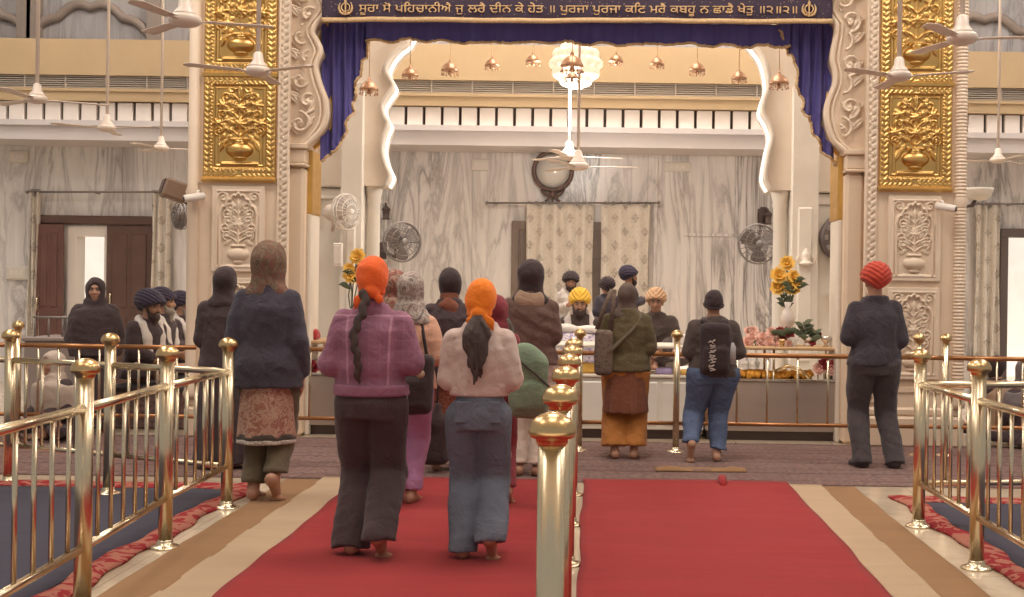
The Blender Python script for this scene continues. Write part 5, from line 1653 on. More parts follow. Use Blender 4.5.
def top(P, name, mat, hem=.50, t=.012, sleeve=(.042, .039, .032), hw=None, ribbed=None, fold=.006, seed=0, cuff=1.0, collar=True, tab=None, sleeves=True, flare=0.0, h=.0105, freq=26):
    s = grid_for(P, zf(P, hem) - .02, zf(P, .9), h)
    tb = [r for r in (tab or TOP) if r[0] > hem + .005]
    t0 = (tab or TOP)
    w0 = np.interp(hem, [r[0] for r in t0], [r[1] for r in t0]); d0 = np.interp(hem, [r[0] for r in t0], [r[2] for r in t0])
    rows = [(hem, w0 + flare, d0 + flare * .8)] + [(r[0], r[1] + flare * max(0, (.66 - r[0]) / (.66 - hem)), r[2] + .8 * flare * max(0, (.66 - r[0]) / (.66 - hem))) for r in tb]
    s.loft(rx(P, rows, t), .02)
    if sleeves:
        for q in 'lr':
            a, e, w = P.sh[q], P.elb[q], P.wri[q]
            w2 = e + (w - e) * cuff
            s.cone(a, e, sleeve[0] * P.S, sleeve[1] * P.S, .016)
            s.cone(e, w2, sleeve[1] * P.S, sleeve[2] * P.S, .012, capb=True)
    if collar:
        s.cone(P.nk - V3(0, 0, .015 * P.S), P.nk + V3(0, .0, .018 * P.S), .05 * P.S, .046 * P.S, .012, capb=True)
    if fold:
        s.disp(fold * 1.3, freq * .8, seed, (1, 1, 1.3)); s.disp(fold * .5, freq * 1.5, seed + 9, (1, 1, 1.1), ridged=True)
    zb = zf(P, hem)
    s.cut(lambda X, Y, Z: zb - Z + 0 * X)
    o = s.build(name, mat, P.o)
    if ribbed:
        r = grid_for(P, zb - .02, zb + ribbed[1] + .03, h)
        r.loft([(zb - .004, (w0 + flare) * P.S * P.W + t * ribbed[2], (d0 + flare * .8) * P.S + t * ribbed[2], P.tor(0, 0, hem)[1]), (zb + ribbed[1], (w0 + flare) * P.S * P.W + t * ribbed[2], (d0 + flare * .8) * P.S + t * ribbed[2], P.tor(0, 0, hem)[1])])
        r.build('hem_band', ribbed[0], o)
    return o
def trousers(P, name, mat, r=(.068, .046, .036), waist=.56, end=.0, fold=.006, seed=3, seatr=1.0, hw=.098, freq=22, h=.0105, flat=1.0):
    zmin = min(P.heel['l'][2], P.heel['r'][2]) - .03
    s = grid_for(P, zmin, zf(P, waist), h)
    S = P.S
    s.loft(rx(P, [(.462, hw, .076 * seatr, -.004), (.52, hw + .004, .08 * seatr, -.008), (waist, hw - .018, .06)], .008), .03)
    for q in 'lr':
        a, k, n = P.hip[q], P.knee[q], P.ank[q]
        e = n + (n - k) / np.linalg.norm(n - k) * (-end * S)
        s.cone(a, k, r[0] * S * P.W, r[1] * S, .014, (1, flat, 1)); cn = (n - k) / np.linalg.norm(n - k) * .35 + V3(0, 0, -.65); cn /= np.linalg.norm(cn)
        s.cone(k, e, r[1] * S, r[2] * S, .012, (1, flat, 1), capn=cn)
    if fold:
        low = lambda X, Y, Z: .6 + .8 * np.clip(1 - (Z - zmin) / (P.hz - zmin), 0, 1)
        s.disp(fold * 1.2, freq * .8, seed, (1.2, 1, 1), mask=low); s.disp(fold * .45, freq * 1.5, seed + 5, (1, 1, 1.1), ridged=True, mask=low)
    zt = zf(P, waist)
    s.cut(lambda X, Y, Z: np.maximum(Z - zt, zmin + .012 - Z) + 0 * X)
    return s.build(name, mat, P.o)
def skirt(P, name, mat, top_f, hem_f, w0, d0, w1, d1, pleats=9, amp=.05, seed=1, h=.0115, y1=0.0, fold=.004):
    zt, zb = zf(P, top_f), zf(P, hem_f)
    s = grid_for(P, zb, zt, h, .16)
    c0, c1 = P.tor(0, 0, top_f)[1], P.tor(0, 0, hem_f)[1] + y1
    s.loft([(zb, w1 * P.S, d1 * P.S, c1), (zb + (zt - zb) * .5, (w0 + w1) / 2 * P.S, (d0 + d1) / 2 * P.S, (c0 + c1) / 2), (zt, w0 * P.S, d0 * P.S, c0)], pleat=(pleats, amp, zt, seed))
    if fold: s.disp(fold, 20, seed, (1, 1, .5))
    return s.build(name, mat, P.o)
def scarf_bandana(P, mat, tails=True, seed=0, side=-1):
    c = P.hc; s = SDF(c - .24, c + .24, .008)
    q = P.hs
    s.ell(P.hx(0, -.016, .034), V3(.089, .108, .098) * q, .02, P.R)
    s.ell(P.hx(0, -.05, -.01), V3(.079, .068, .075) * q, .03, P.R)
    s.disp(.004, 34, seed, (1.4, .6, .6)); s.disp(.002, 80, seed + 3)
    a, b = P.hx(0, .085, .03), P.hx(0, -.06, -.085)          # lower edge plane from brow to nape
    n = np.cross(b - a, P.R @ V3(1, 0, 0)); n /= np.linalg.norm(n)
    if n @ (P.hx(0, 0, -.2) - a) < 0: n = -n
    s.cut(lambda X, Y, Z: (X - a[0]) * n[0] + (Y - a[1]) * n[1] + (Z - a[2]) * n[2])
    if tails:
        k = P.hx(0, -.108, -.062)
        s.ell(k, V3(.03, .022, .022) * q, .012)
        s.cone(k, P.hx(side * .062, -.112, -.115), .016 * q, .03 * q, .012, (1, .5, 1)); s.cone(P.hx(side * .062, -.112, -.115), P.hx(side * .088, -.1, -.16), .028 * q, .006 * q, .01, (1, .5, 1))
        s.cone(k, P.hx(-side * .045, -.115, -.105), .015 * q, .024 * q, .012, (1, .5, 1))
        s.cone(P.hx(-.06, -.06, -.07), k, .014 * q, .02 * q, .02); s.cone(P.hx(.06, -.06, -.07), k, .014 * q, .02 * q, .02)
    return s.build('headscarf', mat, P.o)
def hood(P, mat, drape=.0, t=.014, name='hood', seed=0, shoulders=True, face=True, spread=.1, depth=.075, peak=0.0, h=.0095):
    """head covered by a cloth falling to the shoulders; face left open in front"""
    S, q = P.S, P.hs
    zl = zf(P, .80 - drape)
    lo = P.hc - .3; hi = P.hc + .3; lo[2] = zl - .06; lo[0] -= .1; hi[0] += .1; lo[1] -= .08; hi[1] += .08
    s = SDF(lo, hi, h)
    s.ell(P.hx(0, -.016, .03 + peak), V3(.082, .1, .09) * q + t, .02, P.R)
    s.ell(P.hx(0, .0, -.04), V3(.068, .072, .085) * q + t, .03, P.R)
    if shoulders:
        s.cone(P.hx(0, -.025, -.06), P.tor(0, -.008, .82), .058 * q + t, .072 * S, .05, (1, .8, 1))
        if drape > 0:
            s.loft(rx(P, [(.80 - drape, spread * 1.12, depth * 1.1), (.74, spread * 1.12, depth), (.80, spread, depth * .85), (.83, .06, .055), (.86, .048, .05)], t), .05)
        else:
            s.cone(P.tor(-.05 * P.W, -.008, .808), P.tor(.05 * P.W, -.008, .808), .036 * S, .036 * S, .04)
    if face:
        s.ell(P.hx(0, .108, -.012), V3(.062, .074, .098) * q, .012, P.R, sub=True)
    s.disp(.005, 26, seed, (1.3, 1, .7)); s.disp(.0025, 60, seed + 2)
    zz = zl
    s.cut(lambda X, Y, Z: zz - Z + 0 * X)
    return s.build(name, mat, P.o)
def turban(P, mat, seed=0, big=1.0, wraps=True, name='turban'):
    q = P.hs * big
    c = P.hx(0, -.01, .06); s = SDF(c - .25, c + .25, .0065)
    s.ell(P.hx(0, -.02, .05), V3(.112, .128, .07) * q, .02, P.R)
    s.ell(P.hx(0, -.04, .09), V3(.088, .098, .07) * q, .04, P.R)
    s.ell(P.hx(0, -.085, .02), V3(.075, .045, .062) * q, .03, P.R)
    Ri = P.R.T; hc = P.hc; hs = P.hs
    if wraps:
        X, Y, Z = s.X - hc[0], s.Y - hc[1], s.Z - hc[2]
        lx = (Ri[0, 0] * X + Ri[0, 1] * Y + Ri[0, 2] * Z) / hs; ly = (Ri[1, 0] * X + Ri[1, 1] * Y + Ri[1, 2] * Z) / hs; lz = (Ri[2, 0] * X + Ri[2, 1] * Y + Ri[2, 2] * Z) / hs
        for sg in (-1, 1):
            ph = (lz - sg * lx * .75 + ly * .1) / .042
            w = 1 / (1 + np.exp(-sg * lx * 60))
            s.f = s.f + (-.013 * (1 - 2 * np.abs((ph % 1) - .5)) * w).astype(np.float32)
    a, b = P.hx(0, .1, .05), P.hx(0, -.1, -.075)
    n = np.cross(b - a, P.R @ V3(1, 0, 0)); n /= np.linalg.norm(n)
    if n @ (P.hx(0, 0, -.2) - a) < 0: n = -n
    s.cut(lambda X, Y, Z: (X - a[0]) * n[0] + (Y - a[1]) * n[1] + (Z - a[2]) * n[2])
    return s.build(name, mat, P.o)
def beanie(P, mat, seed=0):
    q = P.hs; c = P.hc; s = SDF(c - .2, c + .22, .0085)
    s.ell(P.hx(0, -.016, .042), V3(.086, .105, .098) * q, .02, P.R); s.ell(P.hx(0, -.03, 0), V3(.083, .09, .08) * q, .02, P.R)
    s.disp(.002, 70, seed)
    a, b = P.hx(0, .09, .03), P.hx(0, -.1, -.055)
    n = np.cross(b - a, P.R @ V3(1, 0, 0)); n /= np.linalg.norm(n)
    if n @ (P.hx(0, 0, -.2) - a) < 0: n = -n
    s.cut(lambda X, Y, Z: (X - a[0]) * n[0] + (Y - a[1]) * n[1] + (Z - a[2]) * n[2])
    o = s.build('knit_cap', mat, P.o)
    pts = []
    for i in range(24):
        t = 2 * PI * i / 24
        p = P.hx(.088 * math.sin(t), -.008 + .1 * math.cos(t), -.004 + .036 * math.cos(t)); pts.append(p)
    MB().tube(pts, .010, 6, True, True).build('brim', mat, o)
    return o
def hair_cap(P, mat, t=.008, low=-.05, name='hair'):
    q = P.hs; c = P.hc; s = SDF(c - .2, c + .2, .0085)
    s.ell(P.hx(0, -.018, .03), V3(.075, .095, .09) * q + t, .02, P.R); s.ell(P.hx(0, -.045, -.02), V3(.07, .06, .07) * q + t, .02, P.R)
    a, b = P.hx(0, .075, .07), P.hx(0, -.06, low)
    n = np.cross(b - a, P.R @ V3(1, 0, 0)); n /= np.linalg.norm(n)
    if n @ (P.hx(0, .1, -.2) - a) < 0: n = -n
    s.disp(.0025, 70, 3, (1.5, .5, .5))
    s.cut(lambda X, Y, Z: (X - a[0]) * n[0] + (Y - a[1]) * n[1] + (Z - a[2]) * n[2])
    return s.build(name, mat, P.o)
def beard(P, mat, L=.07, w=.055):
    q = P.hs; c = P.hx(0, .05, -.1); s = SDF(c - .2, c + .2, .008)
    s.ell(P.hx(0, .05, -.085), V3(w + .008, .05, .045) * q, .02, P.R)
    s.cone(P.hx(0, .066, -.1), P.hx(0, .07, -.1 - L), w * .85 * q, .02 * q, .03, (1, .6, 1))
    for sg in (-1, 1): s.cone(P.hx(sg * .064, .01, -.01), P.hx(sg * .045, .05, -.085), .016 * q, .022 * q, .02)
    s.ell(P.hx(0, .097, -.04), V3(.034, .012, .009) * q, .008, P.R)
    s.disp(.004, 60, 5, (1.6, 1, .5))
    s.ell(P.hx(0, .105, -.056), V3(.018, .012, .006) * q, .006, P.R, sub=True)
    return s.build('beard', mat, P.o)
def stole(P, mat, t=.02, low=.56, wd=.032, front=.088):
    S = P.S; s = grid_for(P, zf(P, low), zf(P, .88), .0095)
    for sg in (-1, 1):
        pts = [P.tor(0, -.056, .832), P.tor(sg * .045, -.03, .845), P.tor(sg * .066, .028, .81), P.tor(sg * .062, .07, .74), P.tor(sg * .056, front, .66), P.tor(sg * .055, front, low)]
        s.chain(pts, [wd * S] * 6, .012, (1, .5, 1))
    s.disp(.004, 34, 2, (1.4, 1, .5))
    return s.build('stole', mat, P.o)
def sock(P, mat, name='sock'):
    for q in 'lr':
        f0, back, nrm = P.fdir[q]; H, B, A, S = P.heel[q], P.ball[q], P.ank[q], P.S
        c = (H + B) / 2; s = SDF(c - .22, c + .22, .008)
        s.ell(H + nrm * .008 * S, .027 * S, .015); s.cone(H + nrm * .012 * S, B, .026 * S, .021 * S, .02, (1.15, 1, 1)); s.cone(A, B + nrm * .006 * S, .029 * S, .02 * S, .02)
        s.cone(B, B + f0 * .03 * S, .024 * S, .017 * S, .02, (1.4, 1, .8)); s.cone(A, P.knee[q] * .25 + A * .75, .029 * S, .03 * S, .02)
        s.build(name, mat, P.o)
M_SKIN = plain('brown skin', (172, 128, 104), .55, 0, .06, 12)
M_SKINP = plain('light brown skin', (186, 140, 114), .55, 0, .05, 12)
M_EYE = plain('eye white', (150, 134, 124), .4)
M_IRIS = plain('dark iris', (58, 42, 36), .3)
M_HAIR = plain('dark brown hair', (66, 49, 45), .6, 0, .15, 40, 160, .5)
M_BEARDG = plain('grey beard', (150, 138, 126), .8, 0, .15, 60, 160, .5)
# ---------------------------------------------------------------- cloth materials
M_CHARCOAL = fabric('charcoal black cloth', (78, 64, 66), .08)
M_BLACKC = fabric('black cloth', (72, 59, 60), .08)
M_NAVY = fabric('navy quilted cloth', (74, 69, 80), .1, 300)
def seamed_purple():
    t = NT('purple checked corduroy'); xyz = t.sep(t.coord()); v = t.coord()
    base = t.ramp(t.noise(v, 8, 4), [(.3, lin((140, 96, 116))), (.7, lin((160, 110, 132)))])
    gx = t.math('LESS_THAN', t.math('PINGPONG', t.math('ADD', xyz[0], 10.0), .0275), .004); gz = t.math('LESS_THAN', t.math('PINGPONG', t.math('ADD', xyz[2], 10.0), .0275), .004)
    col = t.mix(t.math('MULTIPLY', t.math('MAXIMUM', gx, gz), .12), base, lin((196, 140, 168)))
    ax = t.math('ABSOLUTE', xyz[0])
    s1 = t.math('LESS_THAN', t.math('ABSOLUTE', t.math('SUBTRACT', t.math('ADD', ax, t.math('MULTIPLY', xyz[2], -.03)), .075)), .006)
    yoke = t.math('LESS_THAN', t.math('ABSOLUTE', t.math('SUBTRACT', xyz[2], 1.235)), .006)
    s1 = t.math('MULTIPLY', s1, t.math('LESS_THAN', xyz[2], 1.235))
    col = t.mix(t.math('MULTIPLY', t.math('MAXIMUM', s1, yoke), .6), col, lin((196, 148, 166)))
    return t.bsdf(col, .9, 0, t.math('ADD', t.noise(v, 12, 4, .55, .8), t.math('MULTIPLY', t.noise(v, 300, 2), .12)), .45, .05, Sheen_Weight=.1, Specular_IOR_Level=.2)
M_PURPLE = seamed_purple()
M_PURPLEB = fabric('purple hem band cloth', (152, 103, 125))
def speckle(name, c, d, sc, lo=.12, hi=.2):
    t = NT(name); v = t.coord()
    m = t.ramp(t.vor(v, sc), [(lo, (1, 1, 1, 1)), (hi, (0, 0, 0, 1))])
    col = t.mix(m, t.ramp(t.noise(v, 7, 4), [(.3, mul(lin(c), .94)), (.7, mul(lin(c), 1.05))]), lin(d))
    b = t.math('ADD', t.noise(v, 13, 4, .55, .8), t.math('MULTIPLY', t.noise(v, 260, 2), .15))
    return t.bsdf(col, .95, 0, b, .28, .05, Sheen_Weight=.15, Specular_IOR_Level=.2)
M_SWEAT = speckle('pale pink sweatshirt', (206, 184, 174), (188, 160, 152), 17)
M_SWEATB = fabric('pale pink ribbed hem', (206, 178, 170), .05)
def denim(name, c):
    t = NT(name); v = t.coord(); col = lin(c)
    C = t.ramp(t.noise(t.coord(scale=(1, 1, .5)), 6, 5, .6), [(.3, mul(col, .8)), (.55, col), (.75, mul(col, 1.25))])
    C = t.mix(.25, C, t.ramp(t.noise(v, 330, 2), [(.35, mul(col, .6)), (.65, mul(col, 1.5))]))
    xyz = t.sep(v)
    return t.bsdf(C, .9, 0, t.math('ADD', t.noise(v, 11, 4, .55, .8), t.math('MULTIPLY', t.noise(v, 300, 2), .1)), .5, .05, Specular_IOR_Level=.2)
M_DENIM = denim('blue grey denim', (112, 118, 132)); M_DENIM2 = denim('blue denim', (92, 104, 132))
M_ORANGE = fabric('orange scarf cloth', (240, 106, 50), .07); M_ORANGE2 = fabric('amber orange scarf cloth', (246, 134, 46), .07)
def printed(name, base, cols, sc, dist=1.5):
    t = NT(name); v = t.coord()
    n = t.noise(v, sc, 3, .6, dist)
    k = len(cols)
    st = [(0, lin(base))] + [(.36 + .34 * i / k, lin(c)) for i, c in enumerate(cols)] + [(.72, lin(base))]
    return t.bsdf(t.ramp(n, st), .9, 0, t.noise(v, 200, 2), .2, .008, Specular_IOR_Level=.2)
M_HSCARF = printed('brown rose headscarf', (128, 106, 88), [(104, 92, 78), (142, 120, 100), (112, 92, 78), (136, 92, 82)], 13)
M_KURTI = printed('rust and cream print', (190, 158, 138), [(168, 120, 104), (152, 100, 90), (196, 168, 148), (174, 130, 110)], 22)
M_KURTIB = fabric('dark green print border', (84, 78, 72)); M_LACE = printed('pale lace edge', (206, 194, 184), [(150, 138, 130), (210, 200, 190)], 40)
M_OLIVEG = fabric('dark olive trousers', (104, 92, 74), .1)
M_LILACP = fabric('lilac trousers cloth', (178, 128, 166), .08)
M_PEACH = fabric('peach cardigan', (216, 166, 140), .08)
M_BSCARF = printed('brown shawl print', (146, 122, 104), [(112, 90, 78), (176, 152, 132), (150, 84, 80), (124, 100, 84)], 12)
M_GSCARF = printed('grey floral scarf', (168, 156, 146), [(118, 106, 104), (192, 180, 168), (140, 118, 112)], 16)
M_RUST = fabric('rust scarf', (134, 82, 64), .1)
M_REDP = printed('red brown print', (140, 78, 66), [(108, 62, 58), (164, 100, 80), (120, 74, 60)], 24)
M_MAROON = fabric('maroon cloth', (136, 56, 64), .1)
M_BROWNH = fabric('brown hoodie cloth', (104, 80, 72), .1); M_HOODL = fabric('tan hood lining', (170, 142, 120), .1)
M_GREEN = fabric('sage green bag cloth', (126, 142, 118), .08)
M_PALEP = fabric('pale beige cloth', (196, 178, 164), .08)
M_OLIVE = fabric('olive green wool', (96, 84, 60), .1)
M_BROWNK = fabric('brown kurta', (126, 78, 58), .1); M_ORANGEP = fabric('ochre orange trousers', (178, 116, 60), .1)
M_GSHAWL = printed('taupe bag print', (108, 92, 82), [(92, 78, 70), (124, 106, 94)], 18)
M_BOYJ = fabric('dark grey brown jacket', (84, 72, 68), .12); M_BOYD = fabric('black backpack cloth', (64, 53, 54), .1)
M_MANJ = fabric('dark navy jacket cloth', (70, 63, 70), .08); M_MANT = fabric('dark slate trousers', (76, 68, 70), .08)
M_REDT = fabric('red orange turban cloth', (196, 78, 62), .08)
M_SOCK = fabric('dark sock', (70, 60, 62), .06)
M_NAVYT = fabric('midnight blue turban cloth', (66, 58, 74), .08); M_BLKT = fabric('black turban cloth', (66, 54, 56), .08)
M_YELT = fabric('yellow turban cloth', (232, 184, 70), .07); M_TANT = fabric('tan turban cloth', (188, 150, 116), .08)
M_WHITEC = fabric('white cotton', (224, 214, 206), .05); M_SUIT = fabric('charcoal suit', (84, 72, 68), .07); M_BLUEC = fabric('dark blue coat', (72, 66, 74), .08)
M_TANSH = fabric('tan shawl', (176, 148, 124), .08); M_GREYSH = fabric('grey shawl', (116, 106, 106), .08)
def who(px, base, top_py):
    g_ = ground(px, base); Y = g_.y; x = at(px, (base + top_py) / 2, Y).x
    return x, Y, at(px, top_py, Y).z
def who_d(px, Y, top_py):
    p = at(px, top_py, Y); return p.x, Y, p.z

# 1 purple jacket, orange scarf, long braid
x, Y, H = who(371, 555, 253)
P = make_person('person in purple jacket and orange headscarf with a long black braid', x, Y, H * .985, 0, wide=1.06,
    feet={'l': (-.062, .05, 4), 'r': (.058, -.06, 34)}, arms={'l': ((.126, -.012, .645), (.075, .13, .665)), 'r': ((.126, -.012, .645), (.075, .13, .665))}, head=(6, 0))
o = top(P, 'jacket', M_PURPLE, .54, .02, (.043, .043, .038), ribbed=(M_PURPLEB, .055, 1.3), fold=.006, seed=4, flare=.004, freq=24)
s = SDF(P.nk - .16, P.nk + .16, .009)
s.cone(P.nk + V3(0, -.01, -.03), P.nk + V3(0, -.006, .012), .075, .066, .01, (1, .85, 1), capb=True); s.disp(.003, 40, 2)
s.build('collar', M_PURPLEB, o)
trousers(P, 'trousers', M_CHARCOAL, (.066, .06, .058), .57, -.03, .006, 6, hw=.086, flat=.9)
scarf_bandana(P, M_ORANGE, True, 2, -1)
b = SDF(P.hc + V3(-.2, -.35, -.55), P.hc + V3(.2, 0, .05), .008)
pts = []
for i in range(13):
    t = i / 12
    z = -.075 - .40 * t
    c = P.hc + V3(-.03 * math.sin(t * 2.2) - .018 + .012 * math.sin(t * 9), -.125 - .05 * math.sin(t * PI * .8) - .025 * t, z)
    pts.append(c)
    b.ell(c + V3(.007 * (1 if i % 2 else -1), 0, 0), (.024 - .010 * t, .019 - .006 * t, .03), .016)
b.cone(pts[-1], pts[-1] + V3(.015, .0, -.06), .015, .004, .01)
b.disp(.002, 120, 1)
b.build('braid', M_HAIR, P.o)

# 2 pale sweatshirt, amber scarf, ponytail
x, Y, H = who(479, 557, 277)
P = make_person('person in pale pink sweatshirt and blue jeans with amber headscarf and loose ponytail', x, Y, H * .985, 0, wide=1.04,
    feet={'l': (-.058, .03, 2), 'r': (.062, -.07, 40)}, arms={'l': ((.112, -.01, .645), (.07, .12, .66)), 'r': ((.112, -.01, .645), (.07, .12, .66))}, head=(-4, 0))
top(P, 'sweatshirt', M_SWEAT, .588, .018, (.043, .042, .035), ribbed=(M_SWEATB, .045, .9), fold=.007, seed=11, freq=27)
o = trousers(P, 'jeans', M_DENIM, (.066, .058, .054), .625, -.028, .006, 8, hw=.086, flat=.9)
for sg in (-1, 1):
    c = P.tor(sg * .05, -.073, .535)
    MB().box(c[0] - .045, c[0] + .045, c[1] - .012, c[1] + .02, c[2] - .06, c[2] + .05, .006).build('back_pocket', M_DENIM, o)
scarf_bandana(P, M_ORANGE2, True, 5, 1)
b = SDF(P.hc + V3(-.2, -.36, -.55), P.hc + V3(.2, 0, .05), .0065)
rg = random.Random(3)
for i in range(17):
    a = (i - 8) / 8
    L = .22 + .10 * (1 - abs(a)) + rg.uniform(-.01, .04); ph = rg.uniform(0, 6.28)
    p0 = P.hx(.010 * a, -.112, -.075); pts = []
    for k in range(8):
        t = k / 7
        sp = float(np.interp(t, [0, .4, 1], [0, .056, .03]))
        pts.append(p0 + V3(a * sp + .011 * t * math.sin(11 * t + ph), -.055 * math.sin(min(1, t * 2.2) * PI / 2) - .02 * t + .008 * math.sin(7 * t + 2 * ph), -L * t))
    b.chain(pts, [.010, .0125, .013, .012, .0105, .009, .0075, .005], .002)
b.disp(.002, 90, 4, (1.6, 1, .4))
b.build('ponytail', M_HAIR, P.o)

# 3 navy jacket, printed kurti
x, Y, H = who(267, 499, 241)
P = make_person('person in long navy jacket and brown rose headscarf over a printed tunic', x, Y, H * .985, 0, wide=1.04,
    feet={'l': (-.045, .04, 0), 'r': (.06, -.05, 42)}, arms={'l': ((.115, -.02, .63), (.112, .09, .50)), 'r': ((.122, -.02, .63), (.118, .05, .475))})
o = top(P, 'jacket', M_NAVY, .44, .026, (.046, .042, .038), fold=.007, seed=21, flare=.016, collar=True, freq=22, cuff=.9)
s = SDF(P.nk - .22, P.nk + .2, .01)
s.cone(P.nk + V3(-.05, -.035, -.04), P.nk + V3(.05, -.035, -.04), .055, .055, .04, (1, .8, 1.1)); s.cone(P.nk + V3(0, -.0, -.03), P.nk + V3(0, 0, .03), .09, .082, .03, (1, .9, 1)); s.disp(.005, 30, 5)
s.build('folded_hood', M_NAVY, o)
k = skirt(P, 'tunic', M_KURTI, .47, .245, .098, .08, .112, .1, 7, .035, 2)
skirt(P, 'tunic_border', M_KURTIB, .262, .238, .1125, .1, .114, .102, 7, .035, 2).parent = k
skirt(P, 'lace_edge', M_LACE, .242, .222, .113, .101, .114, .103, 7, .035, 2).parent = k
trousers(P, 'trousers', M_OLIVEG, (.07, .052, .046), .5, .02, .005, 12, hw=.095)
hood(P, M_HSCARF, 0, .034, 'headscarf', 3)

# 4 black hooded, behind the railing by the pillar
x, Y, H = who_d(225, 9.1, 264)
P = make_person('person in black hooded cloak standing half behind the navy jacket', x, Y, H * .985, 0, wide=1.0, arms={'l': ((.105, -.01, .64), (.06, .12, .62)), 'r': ((.105, -.01, .64), (.06, .12, .62))}, h=.01)
skirt(P, 'cloak_skirt', M_BLACKC, .64, .03, .1, .08, .14, .12, 8, .04, 4)
top(P, 'cloak', M_BLACKC, .5, .02, (.044, .042, .044), fold=.006, seed=31, flare=.012)
hood(P, M_BLACKC, 0, .012, 'hood', 7)

# 5 lilac trousers, peach cardigan, black bag, grey floral scarf
x, Y, H = who(409, 503, 270)
P = make_person('person in peach cardigan and lilac trousers with grey floral headscarf, beside the purple jacket', x, Y, H * .985, 0, wide=.98,
    feet={'l': (-.05, -.02, 30), 'r': (.03, .05, 0)}, arms={'l': ((.10, -.02, .65), (.06, .13, .68)), 'r': ((.12, -.02, .64), (.07, .12, .66))}, head=(-8, 0), h=.0095)
top(P, 'cardigan', M_PEACH, .5, .016, (.042, .04, .034), fold=.006, seed=41, flare=.01)
trousers(P, 'trousers', M_LILACP, (.066, .05, .04), .55, .01, .006, 14)
hood(P, M_GSCARF, .02, .014, 'headscarf', 9)
bag = P
bp = Vector((x + .04, Y - .20, .78))
s = SDF((-.22, -.14, -.26), (.22, .14, .26), .01)
s.rbox((0, 0, 0), (.14, .06, .19), .05, .02); s.rbox((0, -.05, -.05), (.11, .03, .1), .03, .02); s.disp(.005, 26, 3)
bg = empty('shoulder_bag', bp); tag(bg, 'black shoulder bag with a pale round badge carried beside the purple jacket', 'bag')
s.build('body', M_BOYD, bg)
MB().tube([(-.1, .02, .15), (-.09, .1, .35), (-.02, .12, .5), (.05, .12, .36), (.1, .02, .15)], .012, 6).build('strap', M_BOYD, bg)
MB().lathe([(.0001, -.012), (.025, -.01), (.028, 0)], 14, (.07, -.078, .07), 'y').build('badge', M_HOODL, bg)
MB().tube([(-.02, -.088, -.03), (-.02, -.09, -.12)], .004, 5).tube([(-.02 + .018 * math.cos(a), -.09, -.06 + .018 * math.sin(a)) for a in np.linspace(0, 6.28, 10)[:-1]], .004, 5, True, True).build('keyring', M_CHROME, bg)

# 6 brown shawl, mostly behind the purple jacket
x, Y, H = who_d(395, 8.7, 268)
P = make_person('person in brown printed shawl mostly hidden behind the purple jacket', x, Y, H * .985, 0, h=.01)
top(P, 'tunic', M_BSCARF, .45, .016, seed=51, flare=.01)
trousers(P, 'trousers', M_CHARCOAL, seed=15)
hood(P, M_BSCARF, .14, .016, 'shawl', 12)

# 7 black coat, rust scarf
x, Y, H = who_d(450, 9.2, 266)
P = make_person('person in long black coat with rust scarf and close black head cover', x, Y, H * .985, 0, wide=1.06, feet={'l': (-.06, .02, 0), 'r': (.05, .05, 0)}, arms={'l': ((.10, -.01, .64), (.07, .13, .64)), 'r': ((.10, -.01, .64), (.07, .13, .64))}, h=.0095)
o = top(P, 'coat', M_CHARCOAL, .42, .022, (.043, .041, .036), fold=.006, seed=61, flare=.012)
skirt(P, 'printed_skirt', M_REDP, .45, .24, .09, .075, .1, .085, 8, .04, 3)
trousers(P, 'trousers', M_BLACKC, (.07, .058, .054), .5, -.01, .006, 16)
hood(P, M_BLACKC, 0, .014, 'head_cover', 14, shoulders=False)
s = SDF(P.nk - .25, P.nk + .2, .01)
s.cone(P.nk + V3(0, -.0, -.035), P.nk + V3(0, .005, .02), .098, .07, .02, (1, .85, 1)); s.cone(P.nk + V3(0, -.07, -.03), P.nk + V3(.04, -.085, -.1), .05, .03, .03, (1, .5, 1)); s.disp(.006, 30, 3, (.6, .6, 2))
s.build('scarf', M_RUST, P.o)
dbag = empty('cloth_bag', (at(436, 415, 9.0).x, 8.95, .27)); tag(dbag, 'limp black cloth bag hanging low beside the sweatshirt wearer\'s jeans', 'bag')
s = SDF((-.2, -.12, -.25), (.2, .12, .3), .011); s.rbox((0, 0, -.02), (.11, .05, .18), .05); s.cone((0, 0, .1), (.02, 0, .24), .05, .02, .05); s.disp(.007, 24, 8, (1, 1, .5)); s.build('body', M_BLACKC, dbag)
MB().tube([(.01, 0, .22), (.02, .02, .4), (.04, .04, .58)], .01, 6).build('handle', M_BLACKC, dbag)

# 8 maroon, green bag
x, Y, H = who(494, 503, 294)
P = make_person('short person in maroon shawl almost hidden behind the pale sweatshirt', x, Y, H * .985, 0, wide=.96, feet={'l': (-.05, .03, 0), 'r': (.085, -.03, 25)}, arms={'r': ((.10, .0, .65), (.06, .1, .66)), 'l': ((.10, .0, .65), (.06, .1, .66))}, h=.0095)
top(P, 'tunic', M_MAROON, .42, .012, (.042, .038, .034), seed=71)
trousers(P, 'trousers', M_MAROON, (.064, .046, .038), .5, .01, seed=17, hw=.09)
hood(P, M_MAROON, .05, .012, 'shawl', 16)
gb = empty('sling_bag', at(529, 383, Y - .16)); tag(gb, 'sage green sling bag hanging beside the pale sweatshirt', 'bag')
s = SDF((-.25, -.16, -.3), (.25, .16, .34), .0105)
s.rbox((0, 0, -.02), (.125, .065, .2), .06, .03); s.rbox((.01, -.055, -.08), (.1, .03, .09), .03, .015); s.ell((-.03, 0, .16), (.1, .06, .1), .05); s.disp(.006, 22, 12, (1, 1, 1.5))
s.build('body', M_GREEN, gb)
MB().tube([(-.10, -.04, .2), (-.04, -.085, .13), (.05, -.085, .06), (.13, -.05, -.02)], .008, 6).build('zip', M_KURTIB, gb)
